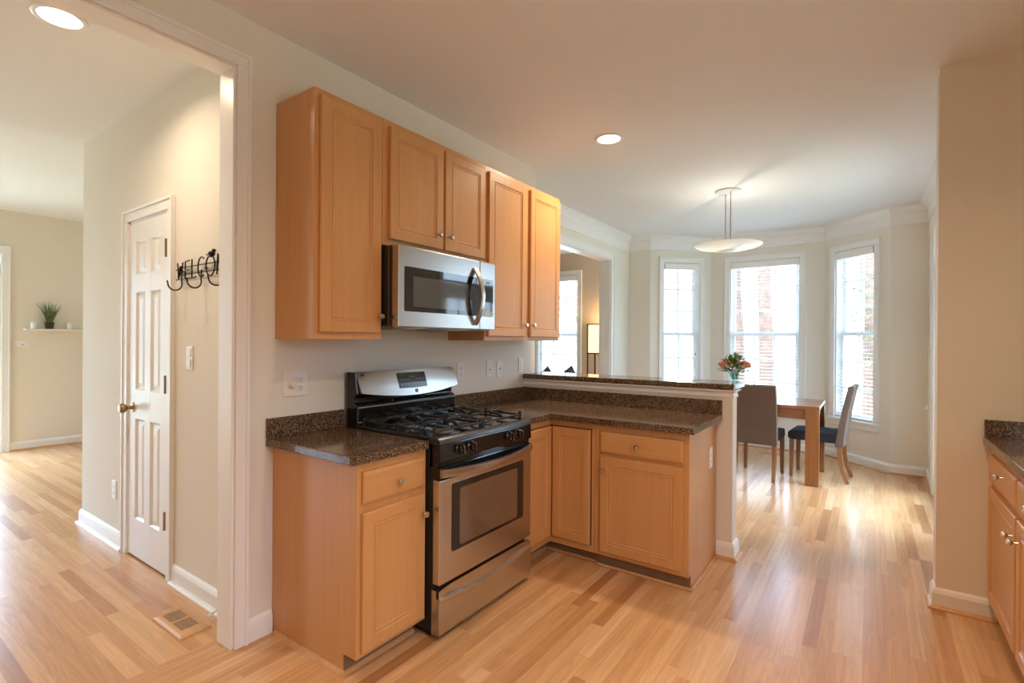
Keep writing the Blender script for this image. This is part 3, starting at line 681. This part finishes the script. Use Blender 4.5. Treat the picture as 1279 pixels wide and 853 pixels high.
for c in range(4):
    p = onpan(.468+c*.015, .70, .0022); s.box(p.x-.001, p.x+.0004, p.y-.003, p.y+.003, p.z-.006, p.z+.006)
s.build('clock_digits', GREENLED, dp)
for u, v, w in ((.045, .86, .009), (.513, .14, .010)):
    p = onpan(u, v, .0016); q = MB().box(p.x-.003, p.x, p.y-w, p.y+w, p.z-w*1.15, p.z+w*1.15).build('emblem', BLACKM, pn)
    if u > .1:
        f = MB()
        for k_ in (-1, 0, 1): f.box(p.x-.001, p.x+.0006, p.y-w*.6+k_*.001, p.y+w*.6+k_*.001, p.z+k_*.006-.001, p.z+k_*.006+.001)
        f.build('emblem_stripes', MARK, q)
for y in (.25, .484): MB().lathe([(.0065, 0), (.0065, .008), (.004, .011), (0, .0115)], (.096, y, 1.036), (1, 0, 0), 14).build('vent_screw', CHROME, bg, smooth=True)

# ------------------------------------------------------------------ microwave
t = thing('microwave', 'stainless over-the-range microwave with a bowed handle, hung under the short wall cabinet', 'microwave', (.2, .395, 1.437))
MZ0, MZ1, MY0, MY1 = 1.438, 1.846, .006, .786
B(.003, .372, MY0, MY1-.002, MZ0+.012, MZ1).build('case', BLACKM, t, bevel=.002)
B(.348, .352, MY0-.0008, MY0+.002, MZ0+.012, MZ1).build('case_seam', STEEL, t)
dr = B(.374, .42, MY0, .6385, MZ0+.004, MZ1-.001).build('door', STEELZ, t, bevel=.004)
cp = B(.374, .42, .6405, MY1, MZ0+.004, MZ1-.001).build('control_panel', STEELZ, t, bevel=.004)
MB().prism(rrect(.046, .6383, 1.520, 1.744, .008), 'x', .4195, .4215).build('window_border', DGLASS, dr)
MB().prism(rrect(.103, .535, 1.545, 1.698, .004), 'x', .4212, .4219).build('window', MWIN, dr)
kp = MB().prism(rrect(.6407, .765, 1.520, 1.744, .006), 'x', .4195, .4215).build('keypad', DGLASS, cp)
B(.4212, .4220, .695, .735, 1.716, 1.728).build('clock_display', mat('pale_display_digits', (.25, .30, .28), .4, noise=.05), kp)
s = MB()
for i in range(7):
    a0 = PI*i/7; a1 = PI*(i+.55)/7
    s.prism([(.712+.045*math.cos(a)*q, 1.525+.042*math.sin(a)*q) for a, q in ((a0, .45), (a0, 1), (a1, 1), (a1, .45))], 'x', .4212, .4221)
s.prism([(.712+.020*math.cos(PI*i/8), 1.525+.018*math.sin(PI*i/8)) for i in range(9)], 'x', .4212, .4221)
s.build('round_sticker', MARK, kp)
hp = []
for i in range(17):
    u = i/16; hp.append((.424 + .058*math.sin(PI*u)**.85, .592, 1.465 + .333*u))
rg = [[Vector((x+dx, y+dy, z)) for dx, dy in ((-.007, -.019), (.004, -.017), (.008, 0), (.004, .017), (-.007, .019))] for x, y, z in hp]
MB().rings(rg).build('handle', STEEL, dr, smooth=True)
s = B(.02, .38, MY0+.01, MY1-.01, MZ0, MZ0+.012)
s.box(.05, .20, .10, .30, MZ0-.004, MZ0+.002).box(.05, .20, .48, .68, MZ0-.004, MZ0+.002)
s.build('underside', mat('grey_vent_plate', (.25, .24, .23), .4, .6, noise=.1), t)
for y in (.20, .58): B(.23, .34, y-.06, y+.06, MZ0-.003, MZ0+.001).build('task_lens', PLATE, t)

# ------------------------------------------------------------------ outlets and switches
def plate(name, label, cat, c, U, Wn, w=.07, h=.115, kind='switch', group=None):
    c, U, Wn = Vector(c), Vector(U), Vector(Wn); Z = Vector((0, 0, 1))
    t = thing(name, label, cat, tuple(c - Z*h/2), group=group)
    def slab(cu, cz, sw, sh, d0, d1, nm, mt, par):
        O = c + U*(cu-sw/2) + Z*(cz-sh/2)
        return MB().frame(O, U, Wn, sw, sh, [(0, d0), (0, d1-.0015), (.002, d1)]).build(nm, mt, par)
    p = slab(0, 0, w, h, .0005, .006, 'cover_plate', PLATE, t)
    if kind in ('switch',): q = slab(0, 0, .011, .025, .005, .007, 'collar', PLATE, t); slab(0, .004, .008, .012, .006, .016, 'toggle', PLATE, t)
    if kind == 'rocker': slab(0, 0, .033, .066, .005, .009, 'rocker', PLATE, t)
    if kind == 'dots':
        slab(0, 0, .033, .066, .005, .0085, 'insert', PLATE, t); slab(.002, -.004, .012, .010, .008, .0105, 'jack', SLOT, t)
    def duplex(cu):
        for s_ in (-.02, .02):
            r_ = slab(cu, s_, .033, .028, .005, .0075, 'receptacle', IVORY if kind == 'ivory' else PLATE, t)
            f = MB()
            for du in (-.006, .006):
                O = c + U*(cu+du-.0013) + Z*(s_-.001); f.frame(O, U, Wn, .0026, .009, [(0, .006), (0, .0079)])
            O = c + U*(cu-.0022) + Z*(s_-.010); f.frame(O, U, Wn, .0044, .004, [(0, .006), (0, .0079)])
            f.build('slots', SLOT, r_)
    if kind in ('outlet', 'ivory'): duplex(0)
    if kind == 'dimmer':
        duplex(w*.22)
        MB().lathe([(.019, .005), (.018, .022), (.015, .026), (0, .027)], c + U*(-w*.15), Wn, 22).build('dimmer_knob', IVORY, t, smooth=True)
    if kind == 'double':
        slab(0, .03, w*.55, .045, .005, .011, 'upper_key', PLATE, t); slab(0, -.03, w*.55, .045, .005, .011, 'lower_key', PLATE, t)
    return t
plate('wall_outlet', 'white double cover plate with a round dimmer knob beside an outlet, left of the range', 'outlet', (.0, -.278, 1.159), YW, XW, .128, .122, 'dimmer')
plate('wall_outlet', 'white cover plate just right of the range back guard', 'outlet', (.0, .953, 1.163), YW, XW, .075, .125, 'outlet')
plate('phone_jack', 'white cover plate with one dark jack, left of a close pair', 'jack', (.0, 1.277, 1.167), YW, XW, .075, .125, 'dots')
plate('light_switch', 'white toggle switch plate, right of a close pair', 'switch', (.0, 1.400, 1.161), YW, XW, .072, .125, 'switch')
plate('light_switch', 'white rocker switch plate touching the left end of the raised bar top', 'switch', (.0, 1.690, 1.180), YW, XW, .072, .115, 'rocker')
plate('wall_outlet', 'white outlet on the pale end panel of the peninsula', 'outlet', (1.4998, 1.575, .663), YW, XW, .07, .125, 'outlet')
plate('light_switch', 'white two-key wall control between the coat hooks and the floor register', 'switch', (-.715, -.45, 1.272), XW, -YW, .075, .128, 'double')
plate('wall_outlet', 'white outlet low on the wall left of the closet door', 'outlet', (-1.825, -.45, .362), XW, -YW, .072, .12, 'outlet')
plate('light_switch', 'white switch plate with a dark dot under the floating shelf', 'switch', (-6.18, -.078, 1.293), YW, XW, .125, .09, 'dots')
plate('wall_outlet', 'white outlet low beside the french door', 'outlet', (2.79, 4.46, .39), -YW, -XW, .07, .12, 'outlet')
t = thing('night_light', 'small white plug-in light on the wall beside the french door', 'night light', (2.79, 4.70, .72))
B(2.782, 2.7895, 4.68, 4.72, .71, .79).build('plate', PLATE, t, bevel=.002)
MB().lathe([(.020, .0), (.020, .02), (.014, .040), (.005, .048), (0, .049)], (2.768, 4.70, .73), n=16).build('cover', PLATE, t, smooth=True)

# ------------------------------------------------------------------ hall things
t = thing('floor_register', 'oak floor register with two groups of slots beside the cased opening', 'floor register', (-.41, -.607, 0))
VX0, VX1, VY0, VY1 = -.560, -.258, -.676, -.540
s = MB().rings([[Vector((x, y, z)) for x, y in ((VX0+i, VY0+i), (VX1-i, VY0+i), (VX1-i, VY1-i), (VX0+i, VY1-i))] for i, z in ((0, .0005), (.0, .006), (.012, .013), (.02, .013))]); s.build('border', VENTW, t)
s = MB()
for g in (-.480, -.365):
    for i in range(8): s.box(g-.048+i*.0125, g-.048+i*.0125+.0052, VY0+.030, VY1-.030, .0128, .0134)
s.build('slots', SLOT, t)
t = thing('door_stop', 'spring door stop with a white tip screwed to the hall baseboard', 'door stop', (-.30, -.47, .05))
sp = [Vector((-.300 - .0*i, -.468 - .055*i/60 - .0, .052 - .012*i/60)) + Vector((.0055*math.cos(i*.9), 0, .0055*math.sin(i*.9))) for i in range(61)]
MB().tube(sp, .0014, 5).lathe([(.010, 0), (.008, .006)], (-.30, -.466, .052), (0, -1, 0), 10).build('spring', CHROME, t, smooth=True)
MB().lathe([(.006, 0), (.009, .004), (.009, .012), (.005, .016), (0, .0165)], (-.30, -.522, .040), (0, -1, -.2), 12).build('tip', PLATE, t, smooth=True)
# wrought-iron coat hooks spelling WELCOME
t = thing('coat_hook_rail', 'dark wrought-iron WELCOME sign with coat hooks and a bird, right of the closet door', 'coat hooks', (-.58, -.45, 1.66))
HY = -.470
def st(pts, r=.0035): return MB().tube([Vector((x, HY, z)) for x, z in pts], r, 6)
zb, zt = 1.700, 1.792
rail = MB()
for z in (1.725, 1.765): rail.tube([(-.835, HY+.006, z), (-.20, HY+.006, z)], .003, 6)
for x in (-.80, -.52, -.24): rail.tube([(x, -.4505, 1.745), (x, HY+.006, 1.745)], .004, 6)
rail.build('rail', WIRON, t, smooth=True)
def arc(cx_, cz_, rx, rz, a0, a1, n=14): return [(cx_+rx*math.cos(a0+(a1-a0)*i/n), cz_+rz*math.sin(a0+(a1-a0)*i/n)) for i in range(n+1)]
zm = (zb+zt)/2; hh = (zt-zb)/2
LET = [[[(-.830, zt), (-.815, zb), (-.797, zt-.02), (-.780, zb), (-.765, zt)]],
       [[(-.735, zt), (-.735, zb), (-.690, zb)], [(-.735, zm), (-.697, zm)], [(-.735, zt), (-.690, zt+.004)]],
       [[(-.655, zt+.008), (-.655, zb), (-.608, zb+.004)]],
       [arc(-.545, zm+.004, .040, hh+.006, PI*.30, PI*1.70)],
       [arc(-.448, zm+.004, .048, hh+.006, 0, 2*PI, 20)],
       [[(-.378, zb), (-.368, zt+.01), (-.340, zb+.02), (-.312, zt+.01), (-.302, zb)]],
       [[(-.270, zt), (-.270, zb), (-.225, zb)], [(-.270, zm), (-.232, zm)], [(-.270, zt), (-.225, zt)]]]
for strokes in LET:
    q = MB()
    for p in strokes: q.tube([Vector((x, HY, z)) for x, z in p], .0040, 6)
    q.build('iron_letter', WIRON, t, smooth=True)
for hx in (-.775, -.545, -.315):
    pts = [(hx, HY, 1.735), (hx, HY-.002, 1.690)] + [(hx-.0, HY-.034+.034*math.cos(a), 1.672+.034*-math.sin(a)) for a in [PI*i/10 for i in range(11)]] + [(hx, HY-.072, 1.688)]
    MB().tube([Vector(p) for p in pts], .0038, 7).build('hook', WIRON, t, smooth=True)
def bird(x, z, s_):
    q = MB().lathe([(0, -.022*s_), (.009*s_, -.014*s_), (.013*s_, 0), (.010*s_, .014*s_), (0, .022*s_)], (x, HY-.006, z), (1, 0, .25), 12)
    q.lathe([(0, -.009*s_), (.007*s_, -.005*s_), (.008*s_, 0), (.006*s_, .006*s_), (0, .009*s_)], (x+.022*s_, HY-.006, z+.012*s_), (1, 0, .1), 10)
    q.tube([(x-.018*s_, HY-.006, z-.004*s_), (x-.045*s_, HY-.006, z+.004*s_)], [.006*s_, .002*s_], 6)
    q.tube([(x+.028*s_, HY-.006, z+.012*s_), (x+.038*s_, HY-.006, z+.010*s_)], [.003*s_, .0008], 5)
    return q.build('bird', WIRON, t, smooth=True)
bird(-.425, 1.805, 1.25); bird(-.790, 1.752, 1.0)
q = MB()
for i in range(9): 
    x = -.835 + i*.026; q.prism([(x-.011, 1.700), (x, 1.7045), (x+.011, 1.700), (x, 1.6955)], 'y', HY-.004, HY-.001)
q.build('leaf_trim', WIRON, t)
# floating shelf with plant and two cups
FX = -6.178
s = B(FX, FX+.115, -.068, .510, 1.463, 1.484); tag(s.build('wall_shelf', TRIM, bevel=.002), 'white floating shelf on the far wall beyond the hall', 'shelf')
t = thing('potted_grass', 'small grassy plant in a dark wicker pot on the floating shelf', 'plant', (FX+.06, .160, 1.4845))
MB().lathe([(.036, .0), (.046, .072), (.049, .074), (.049, .082), (.043, .082), (.040, .066), (0, .064)], (FX+.06, .160, 1.485), n=20).build('pot', POT, t, smooth=True)
s = MB(); rr = random.Random(3)
for i in range(95):
    a = rr.uniform(0, 2*PI); L = rr.uniform(.12, .30); sp_ = rr.uniform(.05, .75)*L*.62
    b0 = Vector((FX+.06+.03*math.cos(a)*rr.random(), .160+.03*math.sin(a)*rr.random(), 1.548))
    dxy = Vector((math.cos(a)*.55, math.sin(a), 0))
    pts = [b0 + dxy*sp_*(q/4)**1.6 + Vector((0, 0, L*(q/4) - .25*L*(sp_/L)*(q/4)**2)) for q in range(5)]
    for p in pts: p.x = max(p.x, FX+.012)
    s.tube(pts, [.0040, .0046, .0040, .0028, .0006], 4, flat=.5)
s.build('grass_blades', GRASS, t, smooth=True)
for y, lab in ((.017, 'white ceramic cup left of the plant on the floating shelf'), (.362, 'white ceramic cup right of the plant on the floating shelf')):
    tag(MB().lathe([(.026, 0), (.031, .004), (.034, .078), (.031, .078), (.028, .008), (0, .007)], (FX+.06, y, 1.4845), n=20).build('cup', CERAM, smooth=True), lab, 'cup', 'white cups on the floating shelf')

# ------------------------------------------------------------------ ceiling lights
def can_light(label, x, y, energy, z=H, r=.078, warm=False):
    t = thing('recessed_light', label, 'ceiling light', (x, y, z), group='recessed ceiling lights')
    MB().lathe([(r+.022, 0), (r+.022, -.004), (r+.010, -.009), (r, -.006), (r, 0)], (x, y, z), n=36).build('trim_ring', TRIM, t, smooth=True)
    MB().lathe([(r, -.001), (r*.98, -.004), (0, -.0045)], (x, y, z), n=36).build('lens', LAMPON, t, smooth=True)
    l = bpy.data.lights.new('lamp', 'AREA'); l.shape = 'DISK'; l.size = r*2; l.energy = energy; l.color = (1., .80, .58); l.spread = math.radians(150)
    o = bpy.data.objects.new('lamp', l); COL.objects.link(o); o.parent = t; o.location = (0, 0, -.012)
    if warm: l.color = (1., .72, .46)
    return t
can_light('round recessed light in the kitchen ceiling in front of the wall cabinets', .775, 1.648, 16)
can_light('round recessed light in the hall ceiling beyond the cased opening', -.69, -1.006, 9)
can_light('added recessed light in the kitchen ceiling above the right-hand counter, out of view for warm fill', 2.35, -.35, 17, warm=True)  # unseen lamp, added for warm light on the kitchen side
can_light('added recessed light in the kitchen ceiling behind the camera, out of view for warm fill', 1.5, -2.6, 11, warm=True)  # second added lamp out of view, warm fill from behind

# ------------------------------------------------------------------ pendant
PX, PY, PZ = 1.190, 3.44, 2.298
t = thing('pendant_lamp', 'round frosted glass dish pendant on two thin rods in the dining bay', 'pendant light', (PX, PY, H))
MB().lathe([(.118, -.0005), (.118, -.012), (.108, -.020), (0, -.022)], (PX, PY, H), n=40).build('canopy', mat('white_canopy_enamel', (.60, .60, .60), .4, noise=.01), t, smooth=True)
dv = Vector((.79, -1.03, 0)).normalized()
for s_, nm in ((-1, 'rod'), (1, 'rod')):
    b = Vector((PX, PY, 0)) + dv*.052*s_
    MB().tube([Vector((b.x, b.y, H-.018)), Vector((b.x, b.y, PZ-.01))], .0055, 10).lathe([(.010, 0), (.010, .03)], (b.x, b.y, PZ-.012), n=10).build(nm, NICKEL, t, smooth=True)
MB().lathe([(0, -.046), (.10, -.044), (.19, -.034), (.26, -.018), (.296, -.002), (.303, .004), (.299, .008), (.29, .004), (.255, -.010), (.19, -.024), (.10, -.034), (0, -.036)], (PX, PY, PZ), n=56).build('glass_dish', FROST, t, smooth=True)
MB().lathe([(.060, 0), (.060, .012), (.02, .016), (0, .016)], (PX, PY, PZ-.034), n=24).build('lamp_plate', NICKEL, t, smooth=True)
MB().lathe([(.008, 0), (.018, .01), (.020, .022), (.014, .034), (0, .038)], (PX, PY, PZ-.018), n=16).build('bulb', LAMPON, t, smooth=True)
l = bpy.data.lights.new('lamp', 'POINT'); l.energy = 5.5; l.color = (1., .86, .72); l.shadow_soft_size = .004
o = bpy.data.objects.new('lamp', l); COL.objects.link(o); o.parent = t; o.location = (0, 0, PZ+.035-H)

# ------------------------------------------------------------------ dining set
t = thing('dining_table', 'square-edged walnut-stained dining table in front of the bay windows', 'table', (1.30, 4.30, 0))
TX0, TX1, TY0, TY1 = .70, 1.917, 3.925, 4.70
B(TX0, TX1, TY0, TY1, .735, .766).build('tabletop', TABLEX, t, bevel=.003)
for x in (TX0+.003, TX1-.118):
    for y in (TY0+.003, TY1-.048-.03): B(x, x+.115, y, y+.075, 0.0005, .7345).build('leg', TABLEW, t, bevel=.003)
B(TX0+.118, TX1-.118, TY0+.022, TY0+.044, .635, .7345).box(TX0+.118, TX1-.118, TY1-.05, TY1-.03, .635, .7345).box(TX0+.03, TX0+.05, TY0+.078, TY1-.078, .635, .7345).box(TX1-.05, TX1-.03, TY0+.078, TY1-.078, .635, .7345).build('apron', TABLEX, t, bevel=.002)
def chair(label, x, y, rz):
    t = thing('dining_chair', label, 'chair', (x, y, 0), rz, 'upholstered chairs at the dining table')
    w = .205
    # local: faces +y
    back = [(-.178, .355), (-.252, .355), (-.262, .50), (-.290, .70), (-.338, .945), (-.330, .957), (-.300, .957), (-.285, .945), (-.238, .72), (-.205, .54)]
    def bk(u, v): pass
    MB().prism(back, 'x', -w, w).build('backrest', UPH, t, bevel=.014, seg=3, local=True)
    seat = [(-.204, .385), (.215, .385), (.235, .40), (.235, .455), (.215, .475), (.05, .487), (-.204, .482)]
    MB().prism(seat, 'x', -w+.004, w-.004).build('seat', SEAT, t, bevel=.014, seg=3, local=True)
    for sx in (-1, 1):
        MB().tube([(sx*.178, .198, .386), (sx*.180, .203, .001)], [.031, .021], 4).build('leg', CHLEG, t, bevel=.002, local=True)
        MB().tube([(sx*.178, -.215, .386), (sx*.178, -.222, .25), (sx*.178, -.245, .11), (sx*.180, -.285, .001)], [.030, .027, .024, .021], 4).build('leg', CHLEG, t, bevel=.002, local=True)
    return t
chair('taupe upholstered dining chair with its back to the kitchen, half hidden by the bar', 1.368, 4.135, math.radians(-2))
chair('taupe upholstered dining chair seen from the side at the right end of the table', 1.862, 4.425, math.radians(86))
t = thing('floor_register', 'small oak floor register under the middle bay window', 'floor register', (1.32, 5.28, 0))
MB().rings([[Vector((x, y, z)) for x, y in ((1.20+i, 5.23+i), (1.44-i, 5.23+i), (1.44-i, 5.34-i), (1.20+i, 5.34-i))] for i, z in ((0, .0005), (0, .006), (.012, .012), (.02, .012))]).build('border', VENTW, t)
s = MB()
for i in range(12): s.box(1.235+i*.0145, 1.2405+i*.0145, 5.255, 5.315, .0118, .0124)
s.build('slots', SLOT, t)

# ------------------------------------------------------------------ flowers on the bar
VXc, VYc, VZ = 1.566, 1.93, 1.1115
t = thing('glass_vase', 'small clear glass vase at the right end of the bar top', 'vase', (VXc, VYc, VZ))
MB().lathe([(.022, 0), (.026, .003), (.024, .020), (.030, .045), (.036, .062), (.034, .062), (.027, .044), (.021, .02), (0, .012)], (VXc, VYc, VZ), n=24).build('vessel', VASE, t, smooth=True)
t = thing('flower_bouquet', 'bouquet of two salmon roses and small cream blossoms with dark leaves in the vase', 'flowers', (VXc, VYc, VZ+.02))
rr = random.Random(11)
def rose(c, r, mt, nm):
    s = MB(); c = Vector(c)
    for k in range(3):
        for i in range(5+k):
            a = 2*PI*i/(5+k) + k*.5; R = r*(.34+.30*k)
            def pet(u, v, a=a, R=R, k=k):
                ang = a + (u-.5)*1.5; prof = R*(.55+.55*math.sin(PI*.55*v)) + (.10*r*k*v**3)
                return c + Vector((math.cos(ang)*prof, math.sin(ang)*prof, r*(-.75 + 1.35*v*(1-.17*k) - .25*(u-.5)**2)))
            s.grid(pet, 4, 5)
    s.lathe([(0, -.8*r), (r*.6, -.5*r), (r*.45, .35*r), (0, .5*r)], c, n=10)
    return s.build(nm, mt, t, smooth=True)
rose((VXc-.062, VYc-.012, VZ+.122), .036, ROSE, 'rose'); rose((VXc+.062, VYc-.006, VZ+.126), .035, ROSE, 'rose')
for dx, dy, dz, r_ in ((-.035, -.045, .105, .013), (.012, -.050, .085, .014), (-.070, -.03, .098, .012), (.088, .0, .112, .015), (.02, -.02, .150, .011), (.055, -.04, .108, .012), (-.01, -.045, .118, .011)):
    rose((VXc+dx, VYc+dy, VZ+dz), r_, WROSE, 'small_blossom')
s = MB()
for i in range(190):
    a = rr.uniform(0, 2*PI); e = rr.uniform(.05, 1.35); R = rr.uniform(.028, .092)
    p = Vector((math.cos(a)*math.cos(e)*R*1.0, math.sin(a)*math.cos(e)*R*.8, .062+math.sin(e)*R*1.15))
    d = Vector((math.cos(a)*math.cos(e), math.sin(a)*math.cos(e), math.sin(e)*.8+rr.uniform(-.3, .3))).normalized(); L = rr.uniform(.028, .048); wd = d.cross(Vector((0, 0, 1))); wd = (wd.normalized() if wd.length > .1 else Vector((1, 0, 0)))*L*.30
    q = Vector((VXc, VYc, VZ)) + p; nn = d.cross(wd).normalized()*.0015
    s.add([q, q+d*L*.45+wd+nn, q+d*L, q+d*L*.45-wd+nn, q+d*L*.45-nn*2], [(0, 1, 2), (0, 2, 3), (0, 4, 1), (1, 4, 2), (2, 4, 3), (3, 4, 0)])
for i in range(14):
    a = 2*PI*i/14; s.tube([(VXc+.008*math.cos(a), VYc+.008*math.sin(a), VZ+.018), (VXc+.022*math.cos(a), VYc+.022*math.sin(a), VZ+.062), (VXc+.05*math.cos(a), VYc+.04*math.sin(a), VZ+.10)], .0016, 5)
s.build('leaves', LEAF, t)

# ------------------------------------------------------------------ sitting room beyond the wide opening
t = thing('floor_lamp', 'lit floor lamp with a boxy paper shade in a black frame, beyond the bar', 'lamp', (-1.075, 5.40, 0))
LX0, LX1, LY0, LY1, LZ0, LZ1 = -1.215, -.945, 5.27, 5.54, 1.205, 1.642
s = MB()
for x in (LX0, LX1-.018):
    for y in (LY0, LY1-.018): s.box(x, x+.018, y, y+.018, .0005, LZ1)
for z in (.30, LZ0-.02, LZ1-.016):
    s.box(LX0+.018, LX1-.018, LY0+.001, LY0+.016, z, z+.0155).box(LX0+.018, LX1-.018, LY1-.016, LY1-.001, z, z+.0155).box(LX0+.001, LX0+.016, LY0+.018, LY1-.018, z, z+.0155).box(LX1-.016, LX1-.001, LY0+.018, LY1-.018, z, z+.0155)
s.build('frame', mat('black_lacquer', (.02, .015, .012), .4, noise=.1), t)
s = B(LX0+.018, LX1-.018, LY0+.010, LY0+.013, LZ0, LZ1-.016).box(LX0+.018, LX1-.018, LY1-.013, LY1-.010, LZ0, LZ1-.016).box(LX0+.010, LX0+.013, LY0+.013, LY1-.013, LZ0, LZ1-.016).box(LX1-.013, LX1-.010, LY0+.013, LY1-.013, LZ0, LZ1-.016)
s.build('lamp_shade', SHADE, t)
l = bpy.data.lights.new('lamp', 'POINT'); l.energy = 7; l.color = (1., .66, .36); l.shadow_soft_size = .05
o = bpy.data.objects.new('lamp', l); COL.objects.link(o); o.parent = t; o.location = (0, 0, 1.62)
t = thing('sofa', 'grey fabric sofa under the sitting room window, hidden behind the bar', 'sofa', (-1.3, 4.25, 0))
SX0, SX1, SY0 = -2.2, -.72, 3.75
B(SX0, SX1, SY0, SY0+.85, .06, .40).build('base', SOFA, t, bevel=.03)
B(SX0+.001, SX1-.001, SY0+.62, SY0+.849, .40, .80).build('backrest', SOFA, t, bevel=.05, seg=3)
for x in (SX0, SX1-.16): B(x, x+.16, SY0+.001, SY0+.62, .40, .60).build('armrest', SOFA, t, bevel=.04, seg=3)
for i in range(2): B(SX0+.165+i*.585, SX0+.745+i*.585, SY0+.01, SY0+.615, .402, .512).build('seat_cushion', SOFA, t, bevel=.03, seg=3)
for x in (SX0+.06, SX1-.06):
    for y in (SY0+.06, SY0+.79): MB().lathe([(.02, 0.0005), (.025, .062)], (x, y, 0), n=10).build('leg', BLACKM, t)
def pillow(label, cx_, cz_, size, rot, lean=.25, y=4.22):
    M = Matrix.Translation((cx_, y, cz_)) @ Matrix.Rotation(-lean, 4, 'X') @ Matrix.Rotation(rot, 4, 'Y')
    def side(sg):
        def f(u, v):
            a, b = 2*u-1, 2*v-1; th = .075*((1-a*a)*(1-b*b))**.45; pin = 1 - .07*(1-abs(a*b))
            return M @ Vector((a*size/2*(pin+.07*abs(b)*0), sg*th, b*size/2*pin))
        return f
    s = MB().grid(side(1), 14, 14).grid(side(-1), 14, 14)
    return tag(s.build('throw_pillow', PILLOW, smooth=True), label, 'pillow', 'throw pillows on the sofa')
pillow('charcoal throw pillow standing on its corner, left peak over the bar top', -1.31, .785, .375, PI/4)
pillow('charcoal throw pillow standing on its corner, taller right peak over the bar top', -.872, .80, .40, PI/4+.12, y=4.03)

# ------------------------------------------------------------------ outdoors
struct(B(-30, 30, 5.9, 60, -.55, -.45).box(-40, -6.5, -30, 5.9, -.55, -.45).box(3.7, 40, -30, 5.9, -.55, -.45).box(-6.5, 3.7, -30, -4.6, -.55, -.45).build('ground_outside', LAWN))
def tree(label, x, y, r, lean, foliage=(), seed=1):
    t = thing('tree', label, 'tree', (x, y, -.45), group='trees outside the windows'); rr = random.Random(seed)
    pts = [Vector((x + lean*z + .03*math.sin(z*1.3), y, -.46+z)) for z in [i*.6 for i in range(15)]]
    MB().tube(pts, [r*(1.25 if i == 0 else 1-.02*i) for i in range(15)], 14).build('trunk', BARK, t, smooth=True)
    if foliage:
        s = MB()
        for cx_, cy_, cz_, R, n in foliage:
            for i in range(n):
                d = Vector((rr.gauss(0, 1), rr.gauss(0, 1), rr.gauss(0, 1))).normalized()*R*rr.random()**.4
                p = Vector((cx_, cy_, cz_)) + d; a = Vector((rr.gauss(0, 1), rr.gauss(0, 1), rr.gauss(0, 1))).normalized(); b = a.cross(Vector((rr.gauss(0, 1), .3, 1))).normalized(); L = rr.uniform(.05, .11)
                s.add([p, p+a*L*.5+b*L*.3, p+a*L, p+a*L*.5-b*L*.3], [(0, 1, 2, 3)])
        s.build('foliage', TREEL, t)
tree('brown pine trunk, leftmost behind the middle bay window', -.06, 10.2, .15, -.008, seed=2)
tree('brown pine trunk, centred behind the middle bay window', .52, 10.0, .155, .004, seed=3)
tree('brown trunk with leafy branches behind the right bay window', 2.36, 9.6, .20, -.004, [(2.05, 9.4, 1.9, .55, 260), (2.5, 9.5, 1.0, .6, 160)], seed=4)
tree('leafy tree behind the sitting room window', -4.6, 11.5, .12, 0., [(-4.2, 11.2, 1.9, 1.1, 520), (-3.6, 11.5, 3.0, 1.2, 300)], seed=5)
